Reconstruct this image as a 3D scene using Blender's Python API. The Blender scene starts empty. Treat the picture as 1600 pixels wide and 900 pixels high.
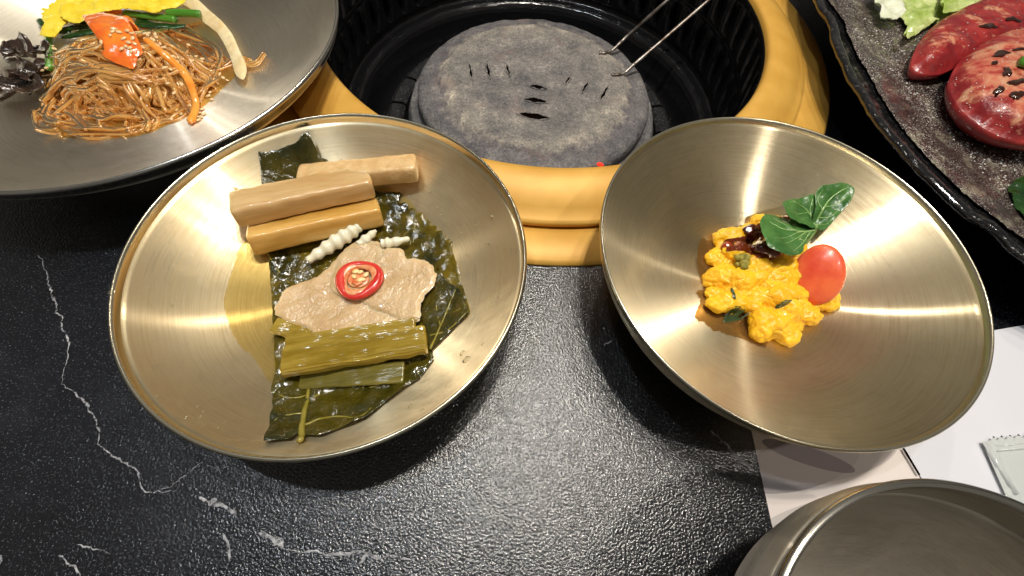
import bpy, bmesh, math, random
import numpy as np
from mathutils import Vector, Matrix, noise, geometry
R_ = math.radians
U = 0.16                      # metres per layout unit
CAMH = 1.27 * U               # camera height above the table
PITCH, ROLL, FPX = R_(62.004), R_(6.433), 677.87

# ------------------------------------------------------------ camera, world, lamps, exposure
scene = bpy.context.scene
col = scene.collection
_c, _s, _cp, _sp = math.cos(ROLL), math.sin(ROLL), math.cos(PITCH), math.sin(PITCH)
RT = Vector((_c, _s*_sp, _s*_cp)); UP = Vector((-_s, _c*_sp, _c*_cp)); FW = Vector((0, _cp, -_sp))
cam = bpy.data.objects.new('camera', bpy.data.cameras.new('camera'))
col.objects.link(cam)
cam.matrix_world = Matrix(((RT.x, UP.x, -FW.x, 0), (RT.y, UP.y, -FW.y, 0), (RT.z, UP.z, -FW.z, CAMH), (0, 0, 0, 1)))
cam.data.sensor_width = 36; cam.data.lens = 36*FPX/1600
cam.data.clip_start = 0.005; cam.data.clip_end = 50
scene.camera = cam
scene.view_settings.view_transform = 'Standard'; scene.view_settings.look = 'None'
scene.view_settings.exposure = 0.0; scene.view_settings.gamma = 1

w = bpy.data.worlds.new('World'); scene.world = w; w.use_nodes = True
nt = w.node_tree; nt.nodes.clear()
wo = nt.nodes.new('ShaderNodeOutputWorld'); bg = nt.nodes.new('ShaderNodeBackground')
tc = nt.nodes.new('ShaderNodeTexCoord'); nz = nt.nodes.new('ShaderNodeTexNoise'); rp = nt.nodes.new('ShaderNodeValToRGB')
nz.inputs['Scale'].default_value = 1.6; nz.inputs['Detail'].default_value = 2
rp.color_ramp.elements[0].position = .38; rp.color_ramp.elements[0].color = (.17, .16, .15, 1)
rp.color_ramp.elements[1].position = .66; rp.color_ramp.elements[1].color = (.66, .61, .53, 1)
nt.links.new(tc.outputs['Generated'], nz.inputs['Vector']); nt.links.new(nz.outputs['Fac'], rp.inputs['Fac'])
nt.links.new(rp.outputs['Color'], bg.inputs['Color']); bg.inputs['Strength'].default_value = .33
nt.links.new(bg.outputs[0], wo.inputs[0])

def lamp(name, x, y, z, power, size, color):
    l = bpy.data.lights.new(name, 'AREA'); l.shape = 'DISK'; l.size = size; l.energy = power; l.color = color
    o = bpy.data.objects.new(name, l); col.objects.link(o)
    o.location = (x*U, y*U, z*U)
    o.rotation_euler = (Vector((x*U*.9, y*U*.9, 0)) - o.location + Vector((0, .01, 0))).to_track_quat('-Z', 'Y').to_euler()
    return o
lamp('ceiling_lamp', .22, 1.38, 6.0, 4.2, .03, (1, .94, .84))
lamp('ceiling_lamp', .62, 1.85, 6.1, 3.0, .03, (1, .93, .82))
lamp('ceiling_lamp', 1.45, 2.2, 6.2, 1.7, .03, (1, .92, .80))
lamp('ceiling_lamp', -1.7, .9, 6.4, 2.0, .035, (.84, .92, 1))
lamp('ceiling_lamp', 3.1, -.3, 6.0, 1.7, .035, (1, .93, .84))
lamp('ceiling_lamp', -.5, 4.8, 6.0, 1.8, .035, (1, .90, .76))

# ------------------------------------------------------------ placing helpers
def ray(px, py):
    x = (px-800)/FPX; y = -(py-450)/FPX
    return RT*x + UP*y + FW
def P(px, py, z=0.0):
    d = ray(px, py); t = (z-CAMH)/d.z
    return Vector((d.x*t, d.y*t, z))
def PS(px, py, surf, lift=0.0):
    """point where the line of sight meets the surface z = surf(x, y) + lift"""
    z = .01
    for _ in range(40):
        p = P(px, py, z); z = z*.5 + (surf(p.x, p.y)+lift)*.5
    return P(px, py, z)
def nz3(x, y, z, f, seed=0, oct=3):
    return noise.fractal(Vector((x*f+seed*7.3, y*f-seed*3.1, z*f+seed)), 1.0, 2.0, oct)

# ------------------------------------------------------------ object helpers
def tag(o, label=None, cat=None, group=None, kind=None):
    if label: o['label'] = label
    if cat: o['category'] = cat
    if group: o['group'] = group
    if kind: o['kind'] = kind
    return o
def mesh(name, verts, faces, mat, parent=None, smooth=True):
    me = bpy.data.meshes.new(name); me.from_pydata([tuple(v) for v in verts], [], faces); me.update()
    if smooth: me.polygons.foreach_set('use_smooth', [True]*len(me.polygons))
    if mat: me.materials.append(mat)
    o = bpy.data.objects.new(name, me); col.objects.link(o)
    if parent:
        o.parent = parent; o.matrix_parent_inverse = Matrix.Translation(-Vector(parent.location))
    return o
def thing(name, loc, label, cat, group=None):
    o = bpy.data.objects.new(name, None); col.objects.link(o); o.location = loc; o.empty_display_size = .01
    return tag(o, label, cat, group)
def lathe(profile, n=160, cx=0, cy=0, jitter=None):
    """profile [(r, z)...]; r=0 ends make a pole"""
    V, F, rows = [], [], []
    for r, z in profile:
        if r < 1e-7: rows.append([len(V)]); V.append((cx, cy, z)); continue
        row = []
        for i in range(n):
            a = 2*math.pi*i/n; row.append(len(V)); x, y = r*math.cos(a), r*math.sin(a)
            if jitter: x, y, zz = jitter(x, y, z)
            else: zz = z
            V.append((cx+x, cy+y, zz))
        rows.append(row)
    for a, b in zip(rows, rows[1:]):
        for i in range(n):
            j = (i+1) % n
            if len(a) == 1: F.append((a[0], b[j], b[i]))
            elif len(b) == 1: F.append((a[i], a[j], b[0]))
            else: F.append((a[i], a[j], b[j], b[i]))
    return V, F
def catmull(pts, n=8, closed=False):
    out = []; m = len(pts)
    seg = m if closed else m-1
    for i in range(seg):
        if closed: p0, p1, p2, p3 = pts[(i-1) % m], pts[i], pts[(i+1) % m], pts[(i+2) % m]
        else: p0, p1, p2, p3 = pts[max(i-1, 0)], pts[i], pts[i+1], pts[min(i+2, m-1)]
        for k in range(n):
            t = k/n
            out.append(.5*((2*p1)+(-p0+p2)*t+(2*p0-5*p1+4*p2-p3)*t*t+(-p0+3*p1-3*p2+p3)*t**3))
    if not closed: out.append(pts[-1].copy())
    return out
def tube(pts, rad, n=8, flat=1.0, closed=False, base=0, ends=True):
    """returns verts, faces; rad = number or function of 0..1"""
    V, F = [], []; m = len(pts); up = Vector((0, 0, 1)); rings = []
    for i, p in enumerate(pts):
        if closed: t = pts[(i+1) % m]-pts[i-1]
        else: t = pts[min(i+1, m-1)]-pts[max(i-1, 0)]
        t = t.normalized() if t.length > 1e-9 else Vector((1, 0, 0))
        a = t.cross(up)
        if a.length < 1e-3: a = t.cross(Vector((0, 1, 0)))
        a.normalize(); b = a.cross(t).normalized()
        r = rad(i/(m-1)) if callable(rad) else rad
        ring = []
        for k in range(n):
            q = 2*math.pi*k/n
            ring.append(base+len(V)); V.append(p+a*(r*math.cos(q))+b*(r*flat*math.sin(q)))
        rings.append(ring)
    for i in range(m if closed else m-1):
        A, B = rings[i], rings[(i+1) % m]
        for k in range(n):
            F.append((A[k], A[(k+1) % n], B[(k+1) % n], B[k]))
    if not closed and ends:
        F.append(tuple(reversed(rings[0]))); F.append(tuple(rings[-1]))
    return V, F
class Bag:
    def __init__(s): s.V, s.F = [], []
    def add(s, vf):
        V, F = vf; b = len(s.V); s.V += list(V); s.F += [tuple(i+b for i in f) for f in F]; return s
    def tube(s, pts, rad, **k): return s.add(tube(pts, rad, **k))
    def build(s, name, mat, parent=None, smooth=True): return mesh(name, s.V, s.F, mat, parent, smooth)
def ico(c, r, sub=2, scale=(1, 1, 1), rot=None, nzf=0, nza=0, seed=0):
    bm = bmesh.new(); bmesh.ops.create_icosphere(bm, subdivisions=sub, radius=1)
    V = []; Rm = rot.to_matrix() if rot else None
    for v in bm.verts:
        k = 1+(nza*nz3(v.co.x, v.co.y, v.co.z, nzf, seed) if nza else 0)
        q = Vector((v.co.x*scale[0], v.co.y*scale[1], v.co.z*scale[2]))*r*k
        if Rm: q = Rm @ q
        V.append(q+Vector(c))
    F = [tuple(v.index for v in f.verts) for f in bm.faces]; bm.free()
    return V, F
def resample(pts, step, closed=True):
    out = []; m = len(pts)
    for i in range(m if closed else m-1):
        a, b = pts[i], pts[(i+1) % m]; n = max(1, int(round((b-a).length/step)))
        for k in range(n): out.append(a.lerp(b, k/n))
    return out
def sheet(name, outline, surf, lift, thick, mat, parent=None, step=.0012, edge=.001, amp=0, freq=200, seed=1,
          smooth_outline=True, jag=0, zfun=None, puff=1.0, bottom=True, world=False, topamp=None):
    """a body with real thickness laid on a surface: outline in picture points carried to the surface"""
    if not callable(lift): L0 = lift; lift = lambda x, y: L0
    if world: pts = [Vector((p[0], p[1])) for p in outline]
    else:
        pts = []
        for px, py in outline:
            z = .012
            for _ in range(40):
                q = P(px, py, z); zz = surf(q.x, q.y)+lift(q.x, q.y)+thick*.5
                if zfun: zz += zfun(q.x, q.y)
                z = z*.5+zz*.5
            pts.append(Vector((q.x, q.y)))
    if smooth_outline: pts = catmull(pts, 6, True)
    pts = resample(pts, step)
    if jag:
        c = sum(pts, Vector((0, 0)))/len(pts)
        pts = [p+(p-c).normalized()*jag*nz3(p.x, p.y, seed, 500, seed, 2) for p in pts]
    A = np.array([(p.x, p.y) for p in pts]); B = np.roll(A, -1, 0)
    x0, y0 = A.min(0); x1, y1 = A.max(0); rng = random.Random(seed)
    gx = np.arange(x0, x1, step); gy = np.arange(y0, y1, step)
    X, Y = np.meshgrid(gx, gy); X = X+np.where(np.arange(len(gy))[:, None] % 2, step*.5, 0)
    Q = np.stack([X.ravel(), Y.ravel()], 1)
    Q += np.array([[rng.uniform(-.2, .2), rng.uniform(-.2, .2)] for _ in range(len(Q))])*step
    def dist(Q):
        D = np.full(len(Q), 1e9)
        for a, b in zip(A, B):
            e = b-a; L = e@e+1e-18; t = np.clip(((Q-a)@e)/L, 0, 1)
            D = np.minimum(D, np.hypot(*(Q-a-t[:, None]*e).T))
        return D
    ins = np.zeros(len(Q), bool)
    for a, b in zip(A, B):
        cnd = (a[1] > Q[:, 1]) != (b[1] > Q[:, 1])
        xi = (b[0]-a[0])*(Q[:, 1]-a[1])/((b[1]-a[1]) or 1e-12)+a[0]
        ins ^= cnd & (Q[:, 0] < xi)
    Q = Q[ins]; D = dist(Q); k = D > step*.45; Q = Q[k]; D = D[k]
    n = len(pts)
    co = [Vector(p) for p in A]+[Vector(q) for q in Q]; dd = [0]*n+list(D)
    vs, es, fs, _, _, _ = geometry.delaunay_2d_cdt(co, [(i, (i+1) % n) for i in range(n)], [], 1, 1e-9)
    dd = dd if len(vs) == len(dd) else list(dist(np.array([tuple(v) for v in vs])))
    V, W = [], []
    for v, d in zip(vs, dd):
        t = min(1, d/edge); f = math.sqrt(max(0, 1-(1-t)**2))
        b = surf(v.x, v.y)+lift(v.x, v.y)+(zfun(v.x, v.y) if zfun else 0)
        b += amp*nz3(v.x, v.y, 0, freq, seed) if amp else 0
        top = b+thick*(.5+.5*f*puff)
        if topamp: top += topamp(v.x, v.y, d)*min(1, d/edge)
        V.append((v.x, v.y, top)); W.append((v.x, v.y, b+thick*.5*(1-f)))
    m = len(vs)
    tri = []
    for f in fs:
        a, b, c = [vs[i] for i in f[:3]]
        tri.append(tuple(f) if (b-a).cross(c-a) > 0 else tuple(reversed(f)))
    F = list(tri)
    if bottom:
        F += [tuple(m+i for i in reversed(f)) for f in tri]
        cnt = {}
        for f in tri:
            for i in range(len(f)):
                e = (f[i], f[(i+1) % len(f)]); cnt[e] = 1
        for (a, b) in cnt:
            if (b, a) not in cnt: F.append((b, a, m+a, m+b))
        V += W
    return mesh(name, V, F, mat, parent)
def beam(p0, p1, wd, ht, mat, name, parent=None, seg=36, ex=4.0, roll=0, bend=0, amp=.0002, freq=150, seed=0, taper=(1, 1), sag=None, nc=28, rib=0):
    V, F = [], []; d = (p1-p0); L = d.length; t = d.normalized()
    side = t.cross(Vector((0, 0, 1))).normalized(); up = side.cross(t).normalized()
    q = Matrix.Rotation(roll, 3, t); side = q @ side; up = q @ up
    rows = []; us = [0, .006, .02]+[.02+.96*i/seg for i in range(1, seg)]+[.98, .994, 1]
    for u in us:
        e = min(u, 1-u)*L; r = min(wd, ht)*.13
        k = 1 if e >= r else 1-(1-math.sqrt(max(0, 1-(1-e/r)**2)))*(r/(min(wd, ht)*.5))
        k *= taper[0]+(taper[1]-taper[0])*u
        c = p0+d*u+up*(bend*math.sin(math.pi*u))+(Vector((0, 0, sag(u))) if sag else Vector())
        row = []
        for i in range(nc):
            a = 2*math.pi*i/nc; ca, sa = math.cos(a), math.sin(a)
            x = math.copysign(abs(ca)**(2/ex), ca)*wd/2*k; y = math.copysign(abs(sa)**(2/ex), sa)*ht/2*k
            p = c+side*x+up*y; n = amp*nz3(p.x, p.y, p.z, freq, seed)+rib*math.sin(x/wd*50+2*nz3(u*2, x*50, 0, 1, seed))
            p += (side*ca+up*sa)*n
            row.append(len(V)); V.append(p)
        rows.append(row)
    for A, B in zip(rows, rows[1:]):
        for i in range(nc): F.append((A[i], B[i], B[(i+1) % nc], A[(i+1) % nc]))
    F.append(tuple(rows[0])); F.append(tuple(reversed(rows[-1])))
    o = mesh(name, V, F, mat, parent); return o
def move_origin(o, p):
    p = Vector(p); o.data.transform(Matrix.Translation(-p)); o.location = p
    return o
def centre_origin(o):
    n = len(o.data.vertices); a = np.zeros(n*3); o.data.vertices.foreach_get('co', a); a = a.reshape(-1, 3)
    c = (a.min(0)+a.max(0))/2; c[2] = a[:, 2].min()
    return move_origin(o, c)

# ------------------------------------------------------------ materials
class M:
    def __init__(s, name, color=(.5, .5, .5), rough=.5, metal=0, **kw):
        s.m = bpy.data.materials.new(name); s.m.use_nodes = True; s.n = s.m.node_tree.nodes; s.l = s.m.node_tree.links
        s.b = s.n['Principled BSDF']; s.out = s.n['Material Output']
        s.set('Base Color', (*color, 1)); s.set('Roughness', rough); s.set('Metallic', metal)
        for k, v in kw.items(): s.set(k.replace('_', ' '), v)
        s.co = s.n.new('ShaderNodeTexCoord').outputs['Object']; s.h = None
    def set(s, k, v): s.b.inputs[k].default_value = v
    def noise(s, scale, detail=3, rough=.5, vec=None, stretch=None, dist=0):
        v = vec or s.co
        if stretch:
            if len(stretch) > 3:
                mr = s.n.new('ShaderNodeMapping'); mr.inputs['Rotation'].default_value = (0, 0, stretch[3]); s.l.new(v, mr.inputs['Vector']); v = mr.outputs[0]
            mp = s.n.new('ShaderNodeMapping'); mp.inputs['Scale'].default_value = stretch[:3]
            s.l.new(v, mp.inputs['Vector']); v = mp.outputs[0]
        t = s.n.new('ShaderNodeTexNoise'); t.inputs['Scale'].default_value = scale; t.inputs['Detail'].default_value = detail
        t.inputs['Roughness'].default_value = rough; t.inputs['Distortion'].default_value = dist
        s.l.new(v, t.inputs['Vector']); return t.outputs['Fac']
    def voro(s, scale, feature='F1', vec=None):
        t = s.n.new('ShaderNodeTexVoronoi'); t.feature = feature; t.inputs['Scale'].default_value = scale
        s.l.new(vec or s.co, t.inputs['Vector']); return t.outputs['Distance']
    def ramp(s, fac, stops):
        r = s.n.new('ShaderNodeValToRGB'); e = r.color_ramp.elements
        while len(e) < len(stops): e.new(.5)
        for el, (p, c) in zip(e, stops):
            el.position = p; el.color = (*c, 1) if isinstance(c, tuple) else (c, c, c, 1)
        s.l.new(fac, r.inputs['Fac']); return r.outputs['Color']
    def mix(s, fac, a, b, mode='MIX'):
        m = s.n.new('ShaderNodeMix'); m.data_type = 'RGBA'; m.blend_type = mode
        for sock, v in ((0, fac), (6, a), (7, b)):
            if isinstance(v, (int, float)): m.inputs[sock].default_value = v if sock == 0 else (v, v, v, 1)
            elif isinstance(v, tuple): m.inputs[sock].default_value = (*v, 1)
            else: s.l.new(v, m.inputs[sock])
        return m.outputs[2]
    def math(s, op, a, b=0.0, c=0.0):
        m = s.n.new('ShaderNodeMath'); m.operation = op
        for i, v in enumerate((a, b, c)):
            if isinstance(v, (int, float)): m.inputs[i].default_value = v
            else: s.l.new(v, m.inputs[i])
        return m.outputs[0]
    def color(s, v): s.l.new(v, s.b.inputs['Base Color']); return s
    def rough(s, v): s.l.new(v, s.b.inputs['Roughness']); return s
    def link(s, k, v): s.l.new(v, s.b.inputs[k]); return s
    def bump(s, fac, strength=.5, dist=.001):
        b = s.n.new('ShaderNodeBump'); b.inputs['Strength'].default_value = strength; b.inputs['Distance'].default_value = dist
        s.l.new(fac, b.inputs['Height'])
        if s.h: s.l.new(s.h, b.inputs['Normal'])
        s.h = b.outputs[0]; s.l.new(s.h, s.b.inputs['Normal']); return s

# marble: black honed stone with an orange-peel grain that glitters
m = M('black_marble', (.012, .013, .016), .3, Specular_IOR_Level=.9)
gr = m.noise(1020, 2, .5)
cl = m.noise(11, 4, .6, dist=.6)
m.color(m.ramp(m.math('ADD', m.math('MULTIPLY', m.noise(60, 5, .7), .4), m.math('MULTIPLY', cl, .6)), [(.3, (.003, .003, .005)), (.56, (.006, .007, .010)), (.72, (.020, .021, .028))]))
base_c = m.b.inputs['Base Color'].links[0].from_socket; m.color(m.mix(m.ramp(m.noise(1150, 2, .6), [(.60, 0.0), (.70, 1.0)]), base_c, (.085, .088, .10)))  # pale specks put the glitter of the grain into the colour
m.rough(m.ramp(m.noise(900, 2), [(.3, .13), (.7, .24)]))
m.bump(gr, .7, .00055)
marble = m.m
m = M('vein', (.5, .5, .52), .45)
v = m.ramp(m.noise(420, 4, .7), [(.36, 0.0), (.58, 1.0)])
tr = m.n.new('ShaderNodeBsdfTransparent'); ms = m.n.new('ShaderNodeMixShader')
m.l.new(v, ms.inputs[0]); m.l.new(tr.outputs[0], ms.inputs[1]); m.l.new(m.b.outputs[0], ms.inputs[2]); m.l.new(ms.outputs[0], m.out.inputs[0])
m.color(m.ramp(m.noise(150, 3), [(.3, (.2, .2, .22)), (.7, (.62, .62, .64))])); m.bump(m.noise(620, 2), .5, .0008)
vein_m = m.m

def brushed(name, base, dark, rough=.27, aniso=.75, ring=1500, scratch=.4, narrow=.16):
    m = M(name, base, rough, 1.0); m.set('Anisotropic', aniso); m.set('Anisotropic Rotation', .25)
    tg = m.n.new('ShaderNodeTangent'); tg.direction_type = 'RADIAL'; tg.axis = 'Z'; m.l.new(tg.outputs[0], m.b.inputs['Tangent'])
    sx = m.n.new('ShaderNodeSeparateXYZ'); m.l.new(m.co, sx.inputs[0])
    r = m.math('SQRT', m.math('ADD', m.math('MULTIPLY', sx.outputs[0], sx.outputs[0]), m.math('MULTIPLY', sx.outputs[1], sx.outputs[1])))
    ang = m.math('ARCTAN2', sx.outputs[1], sx.outputs[0])
    cb = m.n.new('ShaderNodeCombineXYZ'); m.l.new(m.math('MULTIPLY', r, ring), cb.inputs[0]); m.l.new(m.math('MULTIPLY', ang, 2.2), cb.inputs[1])
    line = m.noise(1.0, 3, .65, vec=cb.outputs[0])
    blotch = m.noise(28, 4, .6)
    scr = None
    for ang_, sc in ((.5, 230), (2.1, 270), (1.2, 190)):
        q = m.ramp(m.noise(sc, 1, .5, stretch=(.06, 1.6, 1, ang_)), [(.68, 0.0), (.70, 1.0)]); scr = q if scr is None else m.mix(1.0, scr, q, 'ADD')
    smear = m.ramp(m.noise(16, 5, .7, dist=1.0), [(.5, 0.0), (.66, 1.0)])
    f = m.math('ADD', m.math('MULTIPLY', line, .55), m.math('MULTIPLY', blotch, .45))
    m.color(m.mix(m.math('MULTIPLY', scr, .07), m.ramp(f, [(.34, dark), (.56, base)]), tuple(x*.35 for x in base)))
    m.rough(m.math('ADD', m.ramp(f, [(.3, rough+.09), (.65, rough-.05)]), m.math('MULTIPLY', smear, .10)))
    m.bump(line, scratch, .00012)
    g2 = m.n.new('ShaderNodeBsdfAnisotropic'); g2.inputs['Roughness'].default_value = .24; g2.inputs['Anisotropy'].default_value = .82
    m.l.new(tg.outputs[0], g2.inputs['Tangent']); m.l.new(m.h, g2.inputs['Normal']); m.l.new(m.b.inputs['Base Color'].links[0].from_socket, g2.inputs['Color'])
    mx = m.n.new('ShaderNodeMixShader'); mx.inputs[0].default_value = narrow; m.l.new(m.b.outputs[0], mx.inputs[1]); m.l.new(g2.outputs[0], mx.inputs[2]); m.l.new(mx.outputs[0], m.out.inputs[0])
    return m.m
brass = brushed('brushed_brass', (.90, .77, .51), (.72, .57, .33), .42, .85, narrow=.30)
brass2 = brushed('brushed_brass_pale', (.80, .70, .49), (.64, .53, .34), .47, .95, narrow=.48)
steel = brushed('brushed_steel', (.90, .84, .72), (.72, .66, .54), .46, .8, narrow=.25)
bowl_steel = brushed('spun_steel', (.50, .46, .39), (.33, .30, .25), .44, .7, scratch=.5)
def rimmat(name, c):
    m = M(name, c, .24, 1.0); m.bump(m.noise(500, 3), .05, .0002); return m.m
rim_brass = rimmat('rim_brass', (.78, .72, .55)); rim_steel = rimmat('rim_steel', (.6, .58, .53)); rim_dark = rimmat('rim_dark', (.5, .48, .43))

m = M('gold_paint', (.62, .33, .06), .5, .15); m.bump(m.noise(1800, 2), .12, .0002)
m.color(m.ramp(m.noise(45, 4), [(.35, (.60, .32, .05)), (.65, (.69, .39, .075))])); gold = m.m
m = M('black_enamel', (.006, .006, .007), .16); m.bump(m.noise(70, 4), .35, .002); m.bump(m.ramp(m.voro(420), [(.0, 1.0), (.22, 0.0)]), .6, .0006); enamel = m.m
m = M('sooty_iron', (.012, .012, .013), .42); m.bump(m.noise(260, 4), .6, .001)
m.color(m.ramp(m.noise(600, 3), [(.55, (.01, .01, .011)), (.78, (.10, .10, .10))])); iron = m.m
m = M('grey_stone', (.2, .19, .185), .8)
sx = m.n.new('ShaderNodeSeparateXYZ'); m.l.new(m.co, sx.inputs[0])
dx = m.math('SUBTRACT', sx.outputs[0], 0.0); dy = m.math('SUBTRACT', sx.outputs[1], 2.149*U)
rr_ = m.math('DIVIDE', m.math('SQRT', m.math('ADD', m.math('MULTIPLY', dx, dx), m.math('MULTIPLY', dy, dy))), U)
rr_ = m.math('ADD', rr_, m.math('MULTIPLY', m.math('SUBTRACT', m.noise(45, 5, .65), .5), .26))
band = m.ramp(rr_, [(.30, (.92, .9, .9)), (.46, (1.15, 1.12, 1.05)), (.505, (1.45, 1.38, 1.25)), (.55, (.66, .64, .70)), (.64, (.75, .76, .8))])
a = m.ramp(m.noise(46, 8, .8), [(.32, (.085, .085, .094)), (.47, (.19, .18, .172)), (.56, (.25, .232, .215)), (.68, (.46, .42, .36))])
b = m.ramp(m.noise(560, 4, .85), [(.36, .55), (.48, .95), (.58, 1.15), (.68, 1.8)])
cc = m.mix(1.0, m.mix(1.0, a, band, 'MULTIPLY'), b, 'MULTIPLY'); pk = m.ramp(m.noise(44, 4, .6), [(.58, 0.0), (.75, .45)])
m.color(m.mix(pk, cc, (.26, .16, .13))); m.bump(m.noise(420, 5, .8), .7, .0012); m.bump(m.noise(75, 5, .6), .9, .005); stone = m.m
m = M('dark_slot', (.045, .02, .016), .9); m.bump(m.noise(900, 3), .6, .0006); slot_m = m.m  # dark brown for the walls of the cut slots
m = M('worn_rod', (.2, .18, .16), .4, .8); m.color(m.ramp(m.noise(120, 4), [(.35, (.10, .07, .05)), (.55, (.30, .27, .24)), (.7, (.45, .42, .38))])); m.bump(m.noise(500, 3), .4, .0004); rod_m = m.m

def flesh(name, c1, c2, rough=.25, sss=.3, rad=.004, nscale=90, bump=.25, bscale=350, radc=(1, .7, .4), coat=.3, bd=.0005, stretch=None, **kw):
    m = M(name, c1, rough, 0, **kw); m.color(m.ramp(m.noise(nscale, 4, .6, stretch=stretch), [(.36, c1), (.64, c2)]))
    m.set('Subsurface Weight', sss); m.set('Subsurface Radius', radc); m.set('Subsurface Scale', rad); m.set('Coat Weight', coat); m.set('Coat Roughness', .08)
    if bump: m.bump(m.noise(bscale, 3, .6, stretch=stretch), bump, bd)
    return m
radish = flesh('pickled_root', (.50, .31, .12), (.70, .50, .26), .3, .6, .005, 110, .5, 420, (1, .6, .3), stretch=(.14, 1, 1, -.416)).m
radish2 = flesh('pickled_root_deep', (.50, .27, .05), (.76, .50, .17), .28, .6, .005, 110, .5, 420, (1, .6, .3), stretch=(.14, 1, 1, -.416)).m
radish3 = flesh('pickled_root_grainy', (.58, .36, .15), (.70, .49, .24), .42, .4, .003, 160, .7, 600, (1, .6, .3), bd=.0006).m
artichoke = flesh('white_tuber', (.74, .70, .52), (.80, .77, .62), .22, .5, .003, 60, .1, 300, (1, .9, .6)).m
slice_m = flesh('translucent_slice', (.52, .35, .17), (.68, .50, .29), .2, .6, .005, 70, .9, 600, (1, .7, .4), bd=.0007, coat=.8, IOR=1.6).m
chili = flesh('red_chili', (.55, .02, .016), (.68, .06, .04), .24, .25, .002, 60, .1, 300, (1, .3, .2)).m
chili_in = flesh('chili_flesh', (.70, .17, .06), (.80, .42, .20), .28, .5, .002, 300, .3, 600, (1, .5, .2)).m
seed_m = flesh('chili_seed', (.84, .60, .24), (.88, .72, .38), .3, .4, .001, 300, 0).m
stalk = flesh('pickled_stalk', (.22, .145, .012), (.38, .27, .045), .15, .35, .002, 200, .9, 380, (1, .8, .2), bd=.0006, stretch=(.12, 1, 1, -.296))
stalk = stalk.m
stalk_dark = flesh('pickled_stalk_dark', (.10, .085, .012), (.17, .14, .025), .2, .35, .002, 200, .7, 380, (1, .8, .2), stretch=(.12, 1, 1, -.296)).m
m = flesh('pickled_leaf', (.014, .017, .002), (.07, .055, .004), .12, 0, .001, 45, 0, 300, coat=.6)
m.bump(m.ramp(m.voro(210, 'DISTANCE_TO_EDGE'), [(0, 0.0), (.12, 1.0)]), .3, .0005); m.bump(m.noise(230, 4, .6), .7, .0016); leaf_dark = m.m
m = flesh('pickled_leaf_thin', (.022, .022, .003), (.15, .105, .006), .14, .2, .001, 55, 0, 300, (1, .9, .2), coat=.5)
m.bump(m.ramp(m.voro(240, 'DISTANCE_TO_EDGE'), [(0, 0.0), (.12, 1.0)]), .25, .0004); m.bump(m.noise(330, 4, .6), .5, .0009); leaf_olive = m.m
leaf_vein = flesh('leaf_vein', (.20, .17, .02), (.28, .23, .04), .25, .3, .001, 200, .2, 500).m
def liquid(name, c, rough=.03, ior=1.35, body=.15):
    m = M(name, c, rough, 0); m.set('IOR', ior); m.bump(m.noise(90, 2), .15, .0008)
    tr = m.n.new('ShaderNodeBsdfTransparent'); tr.inputs[0].default_value = (*[x**.5 for x in c], 1); gl = m.n.new('ShaderNodeBsdfGlossy'); gl.inputs['Roughness'].default_value = rough
    fr = m.n.new('ShaderNodeFresnel'); fr.inputs['IOR'].default_value = ior; m1 = m.n.new('ShaderNodeMixShader'); m2 = m.n.new('ShaderNodeMixShader')
    m.l.new(m.h, gl.inputs['Normal']); m.l.new(m.h, fr.inputs['Normal'])
    m1.inputs[0].default_value = body; m.l.new(tr.outputs[0], m1.inputs[1]); m.l.new(m.b.outputs[0], m1.inputs[2])
    m.l.new(fr.outputs[0], m2.inputs[0]); m.l.new(m1.outputs[0], m2.inputs[1]); m.l.new(gl.outputs[0], m2.inputs[2]); m.l.new(m2.outputs[0], m.out.inputs[0])
    return m.m
brine = liquid('brine', (.80, .70, .36), body=.05); drop_m = liquid('clear_drop', (.85, .82, .70), body=.08); sauce_refl_m = liquid('sauce_reflection_brown', (.36, .20, .06), .08, 1.4, .22)
m = flesh('pumpkin_mash', (.82, .43, .006), (.88, .54, .02), .45, .45, .004, 130, .15, 420, (1, .6, .1), coat=.15, bd=.0009); mash_m = m.m
m = flesh('dried_berry', (.035, .003, .006), (.11, .012, .006), .12, .2, .002, 120, .3, 300, (1, .2, .1), coat=.8); berry = m.m
berry_red = flesh('red_berry', (.22, .025, .01), (.34, .06, .015), .12, .3, .002, 120, .3, 300, coat=.8).m
crumb = flesh('green_crumb', (.16, .15, .02), (.36, .30, .05), .7, .1, .001, 400, .8, 900, coat=0).m
rind = flesh('pumpkin_rind', (.015, .035, .01), (.05, .08, .02), .3, 0, .001, 300, .4, 500).m
tomato_c = flesh('cherry_tomato', (.66, .06, .03), (.80, .17, .06), .33, .5, .004, 60, .12, 300, (1, .4, .2), coat=.12).m
m = flesh('green_leaf', (.028, .105, .020), (.07, .19, .04), .33, .15, .001, 60, 0, 300, (.4, 1, .3), coat=.15)
m.bump(m.voro(170, 'DISTANCE_TO_EDGE'), .5, .0012); m.bump(m.noise(500, 3), .3, .0005); green_leaf = m.m
sprig_vein = flesh('sprig_vein', (.18, .34, .09), (.30, .46, .17), .4, .3, .001, 200, .1).m
m = flesh('glass_noodle', (.68, .31, .06), (.96, .62, .21), .18, .1, .002, 75, .1, 200, (1, .6, .3), coat=1.0, IOR=1.6)
m.set('Coat Roughness', .16)
tr = m.n.new('ShaderNodeBsdfTransparent'); tr.inputs[0].default_value = (.99, .87, .60, 1); mx = m.n.new('ShaderNodeMixShader'); lw = m.n.new('ShaderNodeLayerWeight'); lw.inputs[0].default_value = .4
m.l.new(m.math('ADD', m.math('MULTIPLY', lw.outputs['Facing'], .40), .34), mx.inputs[0]); m.l.new(tr.outputs[0], mx.inputs[1]); m.l.new(m.b.outputs[0], mx.inputs[2])
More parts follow.
